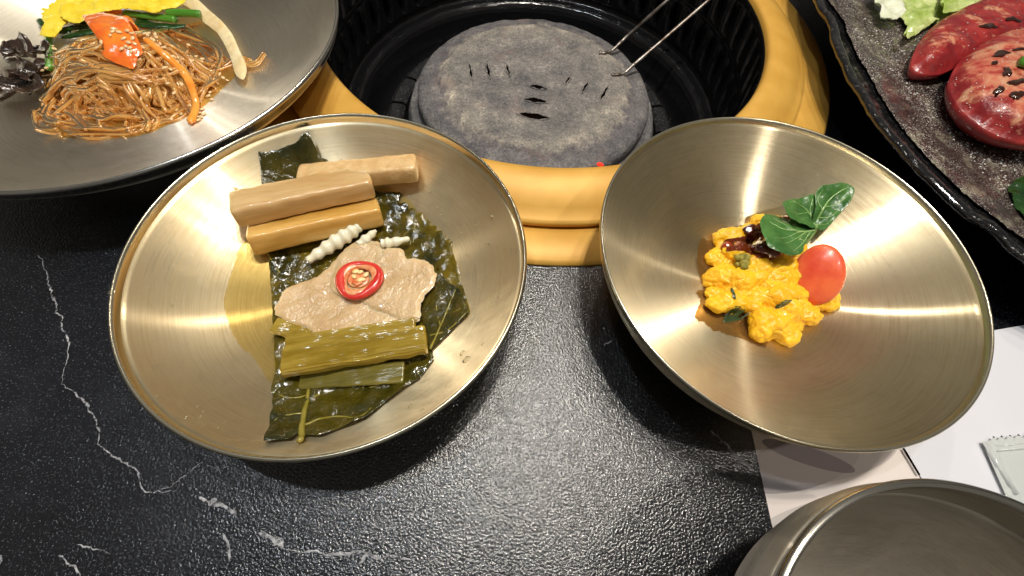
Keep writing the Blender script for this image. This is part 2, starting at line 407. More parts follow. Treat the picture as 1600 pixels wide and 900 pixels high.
gl = m.n.new('ShaderNodeBsdfGlossy'); gl.inputs['Roughness'].default_value = .26; gl.inputs['Color'].default_value = (1, .80, .54, 1); fr = m.n.new('ShaderNodeFresnel'); fr.inputs['IOR'].default_value = 1.28; m2 = m.n.new('ShaderNodeMixShader')
m.l.new(fr.outputs[0], m2.inputs[0]); m.l.new(mx.outputs[0], m2.inputs[1]); m.l.new(gl.outputs[0], m2.inputs[2]); m.l.new(m2.outputs[0], m.out.inputs[0]); noodle_m = m.m
egg_m = flesh('egg_strip', (.85, .62, .02), (.90, .72, .06), .42, .3, .002, 120, .7, 420, (1, .8, .2), coat=.1, bd=.0008).m
scallion = flesh('scallion', (.03, .16, .012), (.12, .34, .03), .2, .2, .001, 60, .3, 300, (.5, 1, .2), stretch=(.1, 1, 1)).m
dark_green = flesh('dark_greens', (.006, .03, .006), (.02, .075, .012), .25, .1, .001, 90, .5, 350).m
pepper_m = flesh('orange_pepper', (.80, .13, .02), (.88, .26, .03), .18, .4, .003, 80, .4, 260, (1, .4, .1)).m
carrot_m = flesh('carrot', (.78, .24, .02), (.82, .36, .06), .2, .4, .002, 80, .3, 300, (1, .5, .1)).m
onion_m = flesh('onion', (.72, .55, .28), (.80, .68, .42), .2, .55, .004, 120, .3, 300, (1, .85, .6), stretch=(1, .2, 1)).m
ear_m = flesh('wood_ear', (.022, .013, .009), (.06, .035, .024), .2, .05, .001, 90, .8, 240, coat=.5).m
sesame = flesh('sesame', (.72, .50, .24), (.82, .64, .38), .35, .3, .001, 300, 0, coat=.3).m
m = M('black_glaze', (.010, .010, .012), .14, Coat_Weight=.5); m.bump(m.ramp(m.noise(330, 3), [(.52, 0.0), (.6, 1.0)]), .3, .0005); m.bump(m.noise(45, 3), .4, .002)
m.color(m.ramp(m.noise(500, 3), [(.55, (.008, .008, .009)), (.8, (.07, .065, .06))])); glaze = m.m
m = M('dressing', (.12, .085, .08), .12, 0, Coat_Weight=1.0, Coat_Roughness=.06); m.color(m.ramp(m.noise(70, 5, .7), [(.34, (.014, .007, .007)), (.52, (.060, .038, .034)), (.70, (.27, .25, .17))])); m.bump(m.noise(480, 4, .7), .9, .0012)
spk = m.math('MULTIPLY', m.ramp(m.noise(1100, 2, .6), [(.56, 0.0), (.63, 1.0)]), m.ramp(m.noise(38, 3), [(.38, .15), (.58, 1.0)]))
dark_c = m.b.inputs['Base Color'].links[0].from_socket; m.color(m.mix(spk, dark_c, (.62, .58, .52))); dressing_m = m.m
gran = flesh('oil_granule', (.60, .56, .50), (.78, .75, .70), .3, .4, .001, 300, 0, coat=.3).m
m = flesh('tomato_wedge', (.26, .010, .011), (.42, .028, .022), .18, .3, .003, 60, .25, 250, (1, .3, .2)); tomato_m = m.m
m = flesh('tomato_body', (.20, .010, .014), (.38, .035, .032), .3, .5, .006, 60, .5, 420, (1, .3, .2), coat=.25); skin_c = m.b.inputs['Base Color'].links[0].from_socket
sx = m.n.new('ShaderNodeSeparateXYZ'); m.l.new(m.co, sx.inputs[0])
hf = m.ramp(m.math('ADD', m.math('MULTIPLY', sx.outputs[2], 28.0), m.math('MULTIPLY', m.noise(60, 4, .6), .9)), [(.98, 0.0), (1.0, 1.0)])
hf = m.ramp(m.math('ADD', m.math('MULTIPLY', m.math('SUBTRACT', sx.outputs[2], .024), 38.0), m.math('MULTIPLY', m.math('SUBTRACT', m.noise(55, 4, .65), .5), 1.6)), [(.46, 0.0), (.62, 1.0)])
cutc = m.ramp(m.noise(110, 4, .6), [(.35, (.40, .04, .03)), (.5, (.54, .17, .10)), (.66, (.62, .34, .20))])
m.color(m.mix(hf, skin_c, cutc)); m.bump(m.noise(500, 3), .4, .0006); tomato_body = m.m
m = flesh('tomato_cut', (.50, .05, .03), (.72, .38, .22), .22, .4, .003, 75, .8, 330, (1, .5, .3)); tomato_cut = m.m
char_m = M('balsamic', (.035, .010, .006), .14, Coat_Weight=.8); char_m.bump(char_m.noise(400, 3), .5, .0008); char_m = char_m.m
lettuce_m = flesh('lettuce', (.30, .42, .07), (.66, .72, .34), .3, .4, .002, 60, .5, 200, (.8, 1, .4)).m
lettuce_w = flesh('lettuce_white', (.66, .70, .50), (.78, .80, .66), .3, .4, .002, 60, .4, 200, (.9, 1, .7)).m
ember = M('ember', (.3, .02, .01), .8); ember.set('Emission Color', (1, .03, .01, 1)); ember.set('Emission Strength', 1.2); ember = ember.m

# ------------------------------------------------------------ table
def P2(px, py, z): v = P(px, py, z); return (v.x, v.y)
TX = 0.9
tb = mesh('table', [(-TX, -.4, 0), (TX, -.4, 0), (TX, 1.2, 0), (-TX, 1.2, 0)], [], marble)
# table sheet with a round opening for the sunk grill
GC = (0.0, 2.149*U)           # centre of the grill
HR = 1.20*U
V = [(-TX, -.4, 0), (TX, -.4, 0), (TX, 1.2, 0), (-TX, 1.2, 0)]; n = 96
ringp = [(GC[0]+HR*math.cos(2*math.pi*i/n), GC[1]+HR*math.sin(2*math.pi*i/n)) for i in range(n)]
vs, es, fs, *_ = geometry.delaunay_2d_cdt([Vector(v[:2]) for v in V]+[Vector(p) for p in ringp], [(i, (i+1) % 4) for i in range(4)]+[(4+i, 4+(i+1) % n) for i in range(n)], [], 1, 1e-8)
F = []
for f in fs:
    c = sum((vs[i] for i in f), Vector((0, 0)))/len(f)
    if (c-Vector(GC)).length > HR*.985: F.append(tuple(f))
nt_ = len(vs); VV = [(v.x, v.y, 0) for v in vs]+[(v.x, v.y, -.03) for v in vs]
edge = set()
for f in F:
    for i in range(3): edge.add((f[i], f[(i+1) % 3]))
FF = F+[tuple(nt_+i for i in reversed(f)) for f in F]+[(b, a, nt_+a, nt_+b) for a, b in edge if (b, a) not in edge]
bpy.data.objects.remove(tb)
table = mesh('table', VV, FF, marble, smooth=False); tag(table, kind='structure')
table['label'] = 'black marble table top with a rough grain and thin white veins'
def vein(pts, wpx, seed, z=.00012):
    rng = random.Random(seed); c = [P(x, y, z) for x, y in pts]; c = resample(catmull(c, 6), .0008, False)
    V, F = [], []; prev = None
    for i, p in enumerate(c):
        t = (c[min(i+1, len(c)-1)]-c[max(i-1, 0)]).normalized(); s = Vector((-t.y, t.x, 0))
        wd = wpx*.00028*(.35+1.3*abs(nz3(p.x, p.y, 0, 160, seed)))*math.sin(math.pi*min(.97, max(.03, i/len(c))))**.5
        o = s*(.0012*nz3(p.x, p.y, 3, 260, seed, 4))
        V += [p+o+s*(wd*rng.uniform(.6, 1.3)), p+o-s*(wd*rng.uniform(.6, 1.3))]
        if i: k = len(V)-4; F.append((k, k+1, k+3, k+2))
    return V, F
vb = Bag()
for i, (pts, wpx) in enumerate([
    ([(62, 398), (72, 430), (85, 470), (98, 510), (108, 545), (100, 575), (96, 600)], 3.0),
    ([(96, 600), (125, 618), (140, 640), (152, 665), (155, 692), (180, 715), (210, 732), (222, 762), (240, 770), (280, 765)], 3.4),
    ([(240, 770), (270, 758), (300, 735), (318, 722)], 1.8), ([(310, 780), (335, 785), (355, 795), (372, 810)], 7),
    ([(404, 832), (425, 842), (446, 856)], 8), ([(350, 832), (356, 852), (360, 880)], 5.5), ([(330, 728), (348, 738)], 2.5),
    ([(448, 858), (480, 862), (520, 866), (560, 862), (600, 870), (650, 874)], 3.5), ([(668, 842), (676, 862)], 3), ([(90, 870), (110, 880), (130, 900)], 3),
    ([(1112, 672), (1135, 695), (1160, 722), (1188, 742)], 7), ([(944, 540), (958, 532)], 3.5), ([(-8, 880), (5, 874)], 8),
    ([(120, 850), (150, 858), (175, 868)], 2), ([(560, 880), (575, 868), (600, 880)], 4)]):
    vb.add(vein(pts, wpx*.62, i+1))
vo = vb.build('vein', vein_m, table, False); vo['kind'] = 'stuff'; 

# ------------------------------------------------------------ dishes
class Dish:
    def __init__(s, cx, cy, R, zr, z0, a, pw, zbase=0.0):
        s.cx, s.cy, s.R, s.zr, s.z0, s.a, s.pw, s.zb = cx*U, cy*U, R*U, zr, z0, a, pw, zbase
    def prof(s, t): return s.z0+(s.zr-s.z0)*(s.a*t*t+(1-s.a)*t**s.pw)
    def surf(s, x, y): return s.prof(min(1, math.hypot(x-s.cx, y-s.cy)/s.R))
    def p(s, px, py, lift=0.0): return PS(px, py, s.surf, lift)
def build_dish(name, d, label, cat, mat, rimm, th=.0011, lip=.026, foot=.5, n=192, group=None, outer=None):
    t0 = thing(name, (d.cx, d.cy, d.zb), label, cat, group)
    Rm = d.R; k = 1-lip; ts = [i/60*k for i in range(61)]
    pin = [(Rm*t, d.prof(t)) for t in ts]
    zr = d.zr; zk = d.prof(k)
    out = outer or ([(Rm*t, max(d.prof(t*1.0)-th*1.6, d.zb+.004)) for t in [k, .95, .9, .85, .8, .74, .68, .6, foot+.03]])
    foot_p = [(Rm*foot, d.zb+.0005), (Rm*foot-.0015, d.zb+.0003), (Rm*foot-.003, d.zb+.003), (0, d.zb+.0035)]
    V, F = lathe(pin+[(Rm*(k+.003), zk-.0006)]+out+foot_p, n)
    V = [(v[0]+d.cx, v[1]+d.cy, v[2]) for v in V]
    F = [tuple(reversed(f)) for f in F]
    body = mesh('dish', V, F, mat, t0)
    # put the origin of the spun body on its axis so that the radial brushing is centred
    body.data.transform(Matrix.Translation((-d.cx, -d.cy, -d.zb))); body.parent = t0; body.matrix_parent_inverse = Matrix.Identity(4)
    rw = Rm*lip; rp = [(Rm*k-.0002, zk-.0002), (Rm*k+rw*.12, zk+(zr-zk)*.6+.0003), (Rm*k+rw*.35, zr+.0001), (Rm*k+rw*.6, zr+.00015), (Rm*k+rw*.85, zr-.0003), (Rm, zr-.0010), (Rm-.0002, zr-.0017), (Rm-.0009, zr-.0022), (Rm*k-.0001, zk-th*1.6-.0002)]
    rp.append(rp[0])
    V, F = lathe([(r, z-d.zb) for r, z in rp], n); F = [tuple(reversed(f)) for f in F]
    ro = mesh('rim', V, F, rimm, t0); ro.matrix_parent_inverse = Matrix.Identity(4)
    return t0
DL = Dish(-.494, .583, .528, .0432, .0075, .34, 5.2)
DR = Dish(.7513, .7314, .528, .0480, .0090, .62, 4.5, .0008)
DN = Dish(-1.5424, 1.4295, .796, .0432, .0090, .22, 5)
build_dish('brass_dish', DL, 'round brushed brass dish holding the pickled leaves and root sticks', 'dish', brass, rim_brass, lip=.026)
DRo = [(DR.R*.988, DR.zr-.004), (DR.R*.975, DR.zr-.009), (DR.R*.93, DR.zr-.0175), (DR.R*.84, .0185), (DR.R*.72, .0115), (DR.R*.62, .0085), (DR.R*.53, .006)]
build_dish('brass_bowl', DR, 'brushed brass bowl with yellow pumpkin mash at its centre, partly on the paper', 'bowl', brass2, rim_brass, lip=.022, th=.0018, outer=DRo)
build_dish('noodle_plate', DN, 'wide silvery steel plate with glass noodles at the upper left', 'plate', steel, rim_steel, lip=.02, th=.0025, foot=.62)

# deep bowl at lower right
DB = Dish(.854, -.273, .4215, .42*U, .012, .25, 6, .0008)
outer = [(DB.R*.985, DB.zr-.003), (DB.R*.995, DB.zr-.006), (DB.R*.995, DB.zr-.012), (DB.R*.97, DB.zr-.022), (DB.R*.90, .030), (DB.R*.78, .016), (DB.R*.62, .006)]
build_dish('steel_bowl', DB, 'deep dark steel bowl cut off by the lower right corner of the picture', 'bowl', bowl_steel, rim_dark, lip=.05, foot=.55, outer=outer)
for d_ in bpy.data.objects:
    pass

# ------------------------------------------------------------ table grill
GX, GY = GC
g = thing('table_grill', (GX, GY, 0), 'round built-in table grill with a gold painted ring and black slotted inner wall', 'grill')
def gl(name, prof, mat, n=200, jit=None, rev=False):
    V, F = lathe(prof, n, GX, GY, jit)
    return mesh(name, V, [tuple(reversed(f)) for f in F] if rev else F, mat, g)
T = 1.27
def hz(h): return (T-h)*U
# base flange lying on the table
gl('base_flange', [(1.14*U, .0002), (1.14*U, .004), (1.30*U, .0038), (1.365*U, .0030), (1.378*U, .0012), (1.380*U, .0002), (1.14*U, .0002)], gold)
ztop = hz(1.15)
gl('gold_ring', [(1.035*U, ztop-.006), (1.036*U, ztop-.0015), (1.045*U, ztop+.0002), (1.065*U, ztop+.0010), (1.10*U, ztop+.0004), (1.145*U, ztop-.0022), (1.19*U, ztop-.0062), (1.222*U, ztop-.0105), (1.236*U, .0085), (1.24*U, .0060), (1.232*U, .0052), (1.20*U, .0049), (1.10*U, .0049), (1.05*U, .006), (1.035*U, ztop-.006)], gold)
# slotted wall: cells with lens-shaped openings
def slotted():
    V, F = [], []; rows = [(hz(1.20), hz(1.41), 1.032*U, 1.045*U), (hz(1.43), hz(1.66), 1.045*U, 1.05*U)]; NS = 54
    for ri, (z1, z0, ra, rb) in enumerate(rows):
        for c in range(NS):
            a0 = 2*math.pi*(c+.5*ri)/NS; a1 = 2*math.pi*(c+1+.5*ri)/NS
            def pt(u, v, dr=0):
                a = a0+(a1-a0)*u; z = z0+(z1-z0)*v; r = rb+(ra-rb)*v+dr
                a += .02*(v-.5)
                return (GX+r*math.cos(a), GY+r*math.sin(a), z)
            K = 16; outer, inner = [], []
            for k in range(K):
                q = 2*math.pi*k/K; cu, su = math.cos(q), math.sin(q); mx = max(abs(cu), abs(su))
                outer.append((.5+.5*cu/mx, .5+.5*su/mx))
                inner.append((.5+.24*cu*(1-abs(su)*.35), .5+.44*su))
            b = len(V)
            V += [pt(*o) for o in outer]+[pt(*i, -.0012) for i in inner]+[pt(*i, .006) for i in inner]
            for k in range(K):
                j = (k+1) % K
                F.append((b+k, b+j, b+K+j, b+K+k)); F.append((b+K+k, b+K+j, b+2*K+j, b+2*K+k))
    return V, F
V, F = slotted(); mesh('slotted_wall', V, F, enamel, g)
gl('outer_shell', [(1.034*U, ztop-.004), (1.031*U, hz(1.20)), (1.033*U, hz(1.20)), (1.13*U, hz(1.22)), (1.13*U, hz(2.1)), (0, hz(2.1))], iron, 120)
gl('wall_band', [(1.045*U, hz(1.412)), (1.040*U, hz(1.42)), (1.045*U, hz(1.428))], enamel)
gl('inner_rim', [(1.055*U, hz(1.66)), (1.06*U, hz(1.70)), (1.04*U, hz(1.715)), (1.01*U, hz(1.70)), (.985*U, hz(1.70)), (.965*U, hz(1.72)), (.955*U, hz(1.76)), (.94*U, hz(1.86)), (.90*U, hz(1.92)), (.72*U, hz(1.93))], enamel,
   jit=lambda x, y, z: (x, y, z+.0008*nz3(x, y, 0, 45, 2)))
NB = 22
for i in range(NB):
    a0 = 2*math.pi*i/NB; V, F = [], []
    prof = [(.76*U, hz(1.93)), (.765*U, hz(1.845)), (.785*U, hz(1.83)), (.84*U, hz(1.83)), (.862*U, hz(1.845)), (.87*U, hz(1.93))]
    A = [a0+2*math.pi/NB*(.04+.92*k/5) for k in range(6)]
    for a in A:
        for r, z in prof: V.append((GX+r*math.cos(a), GY+r*math.sin(a), z))
    for k in range(5):
        for j in range(5): q = k*6+j; F.append((q, q+1, q+7, q+6))
    F.append((5, 4, 3, 2, 1, 0)); F.append((30, 31, 32, 33, 34, 35))
    mesh('grate_block', V, F, iron, g, False)

# stone lid with slots
def stone_j(x, y, z): return (x, y, z+.0015*nz3(x, y, 0, 34, 5)+.0005*nz3(x, y, 0, 170, 6, 3))
def dense(pr, step=.0022):
    o = []
    for a, b in zip(pr, pr[1:]):
        n = max(1, int(math.hypot(b[0]-a[0], b[1]-a[1])/step))
        for k in range(n): o.append((a[0]+(b[0]-a[0])*k/n, a[1]+(b[1]-a[1])*k/n))
    return o+[pr[-1]]
lid = thing('stone_lid', (GX, GY, hz(1.8)), 'round grey stone lid with curved slots resting in the middle of the grill', 'lid')
sz = hz(1.616)
sp = dense([(r*1.022, z) for r, z in [(0, sz+.0062), (.25*U, sz+.0064), (.46*U, sz+.0072), (.495*U, sz+.0066), (.51*U, sz+.0050), (.53*U, sz+.0034), (.56*U, sz+.0022), (.60*U, sz+.0010), (.625*U, sz-.0006), (.637*U, sz-.0032), (.640*U, sz-.0070), (.638*U, sz-.0120), (.60*U, sz-.0135)]])
sp += [(0, sz-.0135)]
V, F = lathe(sp, 220, GX, GY, stone_j)
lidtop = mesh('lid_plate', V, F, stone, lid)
def lid_surf(x, y):
    r = math.hypot(x-GX, y-GY)/U; z = sz+(.0066 if r < .5 else .0066-.0044*min(1, (r-.5)/.06) if r < .56 else .002-.0026*(r-.56)/.065)
    return stone_j(x-GX, y-GY, z)[2]
slots = [((733, 97), (738, 128), 2.2), ((760, 97), (766, 124), 2.6), ((790, 97), (797, 120), 2.2),
         ((825, 134), (855, 139), 4), ((818, 155), (856, 161), 5), ((808, 178), (860, 186), 6.5),
         ((893, 116), (882, 133), 2.2), ((921, 125), (908, 146), 2.4), ((951, 133), (936, 160), 2.6)]
def lens(a, b, wpx, z0, z1, n=14, bow=0):
    d = b-a; L = d.length; t = d/L; s = Vector((-t.y, t.x, 0)); w = wpx*.00062
    up, lo = [], []
    for i in range(n+1):
        u = i/n; o = w*math.sin(math.pi*u)**.8 if 0 < i < n else 0
        c = a+d*u+s*(bow*math.sin(math.pi*u))
        up.append(c+s*o); lo.append(c-s*o)
    ring = up+lo[::-1][1:-1]
    return ring
cut = Bag()
for (a, b, wpx) in slots:
    a = PS(*a, lid_surf); b = PS(*b, lid_surf); a.z = b.z = 0
    r = lens(a, b, wpx, 0, 0, bow=(.0007 if wpx > 3.5 else 0)); n = len(r)
    V = [Vector((p.x, p.y, sz+.02)) for p in r]+[Vector((p.x, p.y, sz-.006)) for p in r]
    F = [tuple(range(n)), tuple(reversed(range(n, 2*n)))]+[(i, n+i, n+(i+1) % n, (i+1) % n) for i in range(n)]
    cut.add((V, F))
    lp = resample([Vector((p.x, p.y, 0)) for p in r], .0008)
    lp = [Vector((p.x, p.y, lid_surf(p.x, p.y)+.0001+.0004*nz3(p.x, p.y, 0, 700, 2))) for p in lp]
    V, F = tube(lp, lambda u: .00065+.00035*math.sin(u*31+a.x*900), n=6, closed=True, flat=.8)
    mesh('slot', V, F, stone, lid)
cutter = cut.build('cutter', slot_m, None, False)
bm = bmesh.new(); bm.from_mesh(cutter.data); bmesh.ops.recalc_face_normals(bm, faces=bm.faces); bm.to_mesh(cutter.data); bm.free()
bm = bmesh.new(); bm.from_mesh(lidtop.data); bmesh.ops.recalc_face_normals(bm, faces=bm.faces); bm.to_mesh(lidtop.data); bm.free()
lidtop.data.materials.append(slot_m)
md = lidtop.modifiers.new('b', 'BOOLEAN'); md.operation = 'DIFFERENCE'; md.object = cutter; md.solver = 'EXACT'
bpy.context.view_layer.update()
dg = bpy.context.evaluated_depsgraph_get(); nm = bpy.data.meshes.new_from_object(lidtop.evaluated_get(dg))
lidtop.modifiers.clear()
if len(nm.polygons) > 1000: lidtop.data = nm
bpy.data.objects.remove(cutter)
lz = hz(1.77)
V, F = lathe(dense([(.30*U, sz-.0138), (.66*U, sz-.0145), (.70*U, sz-.0165), (.722*U, lz-.0005), (.72*U, lz-.006), (.68*U, lz-.011), (.3*U, lz-.012)]), 200, GX, GY, stone_j)
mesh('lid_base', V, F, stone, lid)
e = ico(P(938, 257, hz(1.60)), .0021, 2, (1.3, .8, .7), None, 3, .3, 3); o = mesh('ember', *e, ember)
o.location = (0, 0, 0); centre_origin(o); tag(o, 'tiny glowing red ember at the front edge of the stone lid', 'ember')

# lifting rods
lf = thing('lid_lifter', PS(937, 82, lid_surf), 'pair of thin worn metal rods with bent tips hooked on the stone lid', 'lid lifter')
def rod(pts, r=.0017):
    c = catmull([P(*p) for p in pts], 10)
    V, F = tube(c, lambda u: r*(.92+.08*math.sin(u*60)), n=14); return mesh('rod', V, F, rod_m, lf)
z1 = sz+.0075
rod([(936, 83, z1), (945, 83, z1), (956, 79, z1+.0005), (966, 70, z1+.004), (985, 52, z1+.011), (1050, -6, hz(1.3)), (1130, -80, hz(1.15)), (1230, -170, hz(1.0))])
rod([(956, 117, z1), (966, 117, z1), (977, 113, z1+.0005), (988, 103, z1+.004), (1008, 86, z1+.010), (1112, -4, hz(1.3)), (1190, -75, hz(1.17)), (1270, -150, hz(1.0))])

# ------------------------------------------------------------ paper, sheet, packet (lower right)
def paper_mat(name, base, ells, line=None):
    m = M(name, base, .55); sx = m.n.new('ShaderNodeSeparateXYZ'); m.l.new(m.co, sx.inputs[0]); X, Y = sx.outputs[0], sx.outputs[1]
    c = base
    for (p0, p1, ratio, colr) in ells:
        a, b = P(*p0, 0), P(*p1, 0); ce = (a+b)/2; h = (b-a).length/2; th = math.atan2(b.y-a.y, b.x-a.x)
        dx = m.math('SUBTRACT', X, ce.x); dy = m.math('SUBTRACT', Y, ce.y)
        u = m.math('ADD', m.math('MULTIPLY', dx, math.cos(th)/h), m.math('MULTIPLY', dy, math.sin(th)/h))
        v = m.math('ADD', m.math('MULTIPLY', dx, -math.sin(th)/(h*ratio)), m.math('MULTIPLY', dy, math.cos(th)/(h*ratio)))
        r = m.math('ADD', m.math('MULTIPLY', u, u), m.math('MULTIPLY', v, v))
        f = m.math('LESS_THAN', r, 1.0)
        c = m.mix(m.math('MULTIPLY', f, .75), c, colr)
    if not isinstance(c, tuple): m.color(c)
    m.bump(m.noise(35, 3), .25, .0015)
    return m.m
pap = paper_mat('printed_paper', (.74, .66, .62), [((1150, 752), (1340, 700), .32, (.30, .26, .27)), ((1170, 735), (1400, 690), .28, (.52, .46, .44)), ((1190, 690), (1335, 735), .2, (.20, .15, .165)), ((1195, 820), (1330, 775), .12, (.45, .42, .40))])
pl = [(1156, 590), (1205, 815), (1240, 960), (1480, 980), (1450, 760), (1400, 560)]
o = sheet('paper_mat', pl, lambda x, y: .0, .0001, .0003, pap, step=.004, edge=.001, smooth_outline=False)
tag(o, 'pinkish paper with a printed pattern of grey overlapping ovals under the two right bowls', 'paper')
m = M('white_paper', (.68, .68, .73), .5); m.bump(m.noise(25, 3), .35, .002); wp = m.m
wl = [(1372, 640), (1412, 700), (1437, 742), (1500, 850), (1650, 1000), (1900, 900), (1760, 480), (1600, 508), (1553, 516), (1400, 545)]
o = sheet('white_sheet', wl, lambda x, y: .0006, lambda x, y: .0004+.0008*abs(nz3(x, y, 0, 18, 4, 2)), .0003, wp, step=.0035, edge=.001, smooth_outline=False)
tag(o, 'plain white paper sheet at the right edge beside the brass bowl', 'paper')
m = M('brown_edge', (.13, .06, .07), .6)
es_ = sheet('edge_stripe', [(1410, 700), (1413.5, 700), (1438.5, 742), (1435, 742)], lambda x, y: .0022, 0, .0002, m.m, o, step=.003, smooth_outline=False)
m = M('packet_film', (.74, .77, .76), .12, 0, Transmission_Weight=.3); m.bump(m.noise(60, 3), .4, .002); film = m.m
pk = [(1534, 690), (1548, 688), (1552, 681), (1558, 688), (1565, 680), (1571, 687), (1578, 679), (1584, 685), (1591, 678), (1598, 684), (1606, 676), (1660, 690), (1660, 790), (1600, 790), (1572, 775)]
o = sheet('plastic_packet', pk, lambda x, y: .0028, 0, .0016, film, step=.0012, edge=.002, smooth_outline=False, topamp=lambda x, y, d: .0005*math.sin(d*2200)*(1 if d < .006 else 0))
tag(o, 'clear plastic wipe packet with a serrated end lying on the white sheet', 'packet')
hb = Bag()
hb.tube([P(1540, 692, .0043), P(1560, 728, .0046), P(1588, 772, .0044)], .0011, n=8); hb.tube([P(1556, 697, .0044), P(1600, 692, .0046), P(1640, 690, .0044)], .0005, n=6); hb.tube([P(1556, 704, .0044), P(1600, 700, .0046), P(1640, 698, .0044)], .0005, n=6)
hb.build('seal_ridge', film, o)

# ================================================================= FOOD
# ------------------------------------------------------------ left dish
def LP(px, py, lift=0): return DL.p(px, py, lift)
# a thin pool of brine with a rounded edge
o = sheet('brine_pool', [(385, 372), (362, 425), (350, 468), (357, 505), (372, 536), (398, 560), (418, 592), (440, 600), (520, 600), (640, 570), (690, 520), (700, 430), (660, 345), (625, 300), (560, 290), (450, 330)], DL.surf, .0002, .0005, brine, step=.0018, edge=.0030, jag=.0006, bottom=False)
tag(o, 'thin pool of yellow pickling brine under the leaves in the brass dish', 'brine')
LW = lambda x, y: .0006*nz3(x, y, 2, 130, 3)
def leafsheet(name, outline, mat, lift, label, seed, amp=.0016, f=110, fold=None, th=.0005, sm=False, step=.0011):
    o = sheet(name, outline, DL.surf, lift, th, mat, step=step, edge=.0003, amp=amp, freq=f, seed=seed, smooth_outline=sm, zfun=fold, topamp=lambda x, y, d: .0009*abs(nz3(x, y, 0, 170, seed+9, 3)))
    tag(o, label, 'leaf'); return o
def on(o_lift, x, y): return DL.surf(x, y)+o_lift
def veins(parent, lines, lift, seed, amp, f, r=.0004):
    for k, (pts, rr) in enumerate(lines):
        c = catmull([DL.p(px, py, lift+.0006) for px, py in pts], 10)
        c = [Vector((p.x, p.y, DL.surf(p.x, p.y)+lift+amp*nz3(p.x, p.y, 0, f, seed)+.00055)) for p in c]
        V, F = tube(c, lambda u, rr=rr: r*rr*(1.0-.65*u), n=6, flat=.6); mesh('leaf_vein', V, F, leaf_vein, parent)
def scallop(pts, n, depth, out=1):
    """serrated margin between neighbouring points"""
    res = []
    for a, b in zip(pts, pts[1:]):
        for k in range(n):
            for q, dd in ((0, 0), (.25, .8), (.5, 1), (.75, .8)):
                u = (k+q)/n; dx, dy = b[0]-a[0], b[1]-a[1]; L = math.hypot(dx, dy)
                res.append((a[0]+dx*u+dy/L*depth*dd*out, a[1]+dy*u-dx/L*depth*dd*out))
    return res+[pts[-1]]
right = scallop([(626, 318), (662, 342), (692, 372), (705, 384)], 3, 6)
o1 = leafsheet('pickled_leaf', [(418, 388), (500, 340), (596, 318)]+right+[(716, 420), (726, 455), (735, 487), (712, 508), (692, 528), (676, 548), (655, 585), (560, 600), (430, 600), (428, 540), (424, 470)], leaf_olive, .0016,
   'broad pickled leaf with a scalloped yellow-olive edge under the pale slices and chili', 3)
veins(o1, [([(418, 395), (440, 430), (470, 455)], 1.1), ([(530, 330), (545, 420), (560, 560)], 1.3), ([(610, 470), (640, 400), (650, 350)], 1), ([(650, 350), (640, 390), (655, 420)], .8), ([(600, 400), (640, 360), (670, 355)], .7)], .0016, 3, .0016, 110)
o2 = leafsheet('pickled_leaf', [(428, 585), (520, 575), (640, 560), (676, 548), (678, 560), (655, 590), (632, 604), (600, 628), (570, 652), (530, 668), (498, 680), (462, 678), (455, 685), (413, 689), (418, 660), (426, 636), (424, 610)], leaf_dark, .0026,
   'dark wet pickled leaf with a thick midrib at the bottom of the brass dish', 4, .0022, 120)
veins(o2, [([(468, 688), (474, 650), (482, 610), (480, 575)], 3.6), ([(480, 618), (450, 622), (426, 612)], 1.3), ([(480, 625), (520, 605), (560, 585), (600, 575)], 1.4), ([(472, 665), (520, 650), (560, 652), (590, 625)], 1.5), ([(476, 645), (440, 650), (422, 660)], 1.1), ([(540, 600), (580, 605), (620, 590)], 1)], .0026, 4, .0022, 120)
o3 = leafsheet('pickled_leaf', [(683, 418), (700, 440), (718, 452), (724, 470), (733, 487), (712, 508), (694, 526), (672, 547), (668, 520), (660, 500), (658, 478), (672, 450)], leaf_dark, .0035,
   'small dark folded leaf tip with net veins beside the pale slices at the right', 5, .0012, 140)
veins(o3, [([(672, 546), (690, 505), (704, 470), (712, 452)], 1.5), ([(672, 524), (700, 515), (728, 490)], 1.2), ([(688, 508), (682, 480), (690, 460)], 1), ([(697, 490), (716, 485), (728, 476)], 1)], .0035, 5, .0012, 140)
def foldz(x, y):
    c = DL.p(478, 225); d = math.hypot(x-c.x, y-c.y); return .007*math.exp(-(d/.009)**2)
o4 = leafsheet('pickled_leaf', [(404, 238), (430, 236), (450, 228), (466, 218), (482, 206), (492, 228), (500, 246), (512, 250), (520, 262), (560, 285), (590, 300), (625, 300), (622, 318), (560, 330), (470, 340), (414, 330), (410, 290)], leaf_dark, .0020,
   'dark pickled leaf end with a raised fold sticking out behind the root sticks', 6, .0014, 130, fold=foldz)
# root sticks: ray-placed end points, each at its own height in the stack
def stick(name, a, b, lift, wd, ht, mat, label, seed, cat='root stick', **k):
    p0, p1 = LP(*a, lift), LP(*b, lift); o = beam(p0, p1, wd, ht, mat, name, seed=seed, **k); centre_origin(o); return tag(o, label, cat)
stick('pickled_root_stick', (470, 279), (652, 262), .0068, .0132, .0105, radish3, 'grainy tan root stick lying behind the two front ones', 11, roll=-.15, ex=5, amp=.0005)
stick('pickled_root_stick', (392, 374), (595, 330), .0072, .0150, .0118, radish2, 'lower amber pickled root stick in front of the other', 12, roll=-.35, ex=6.5, amp=.0004, bend=.0004, taper=(1.0, .93))
stick('pickled_root_stick', (365, 328), (581, 284), .0128, .0160, .0125, radish, 'pale brown root stick lying uppermost across the stack', 13, roll=-.12, ex=6, amp=.0004, bend=.0005, taper=(.98, .95))

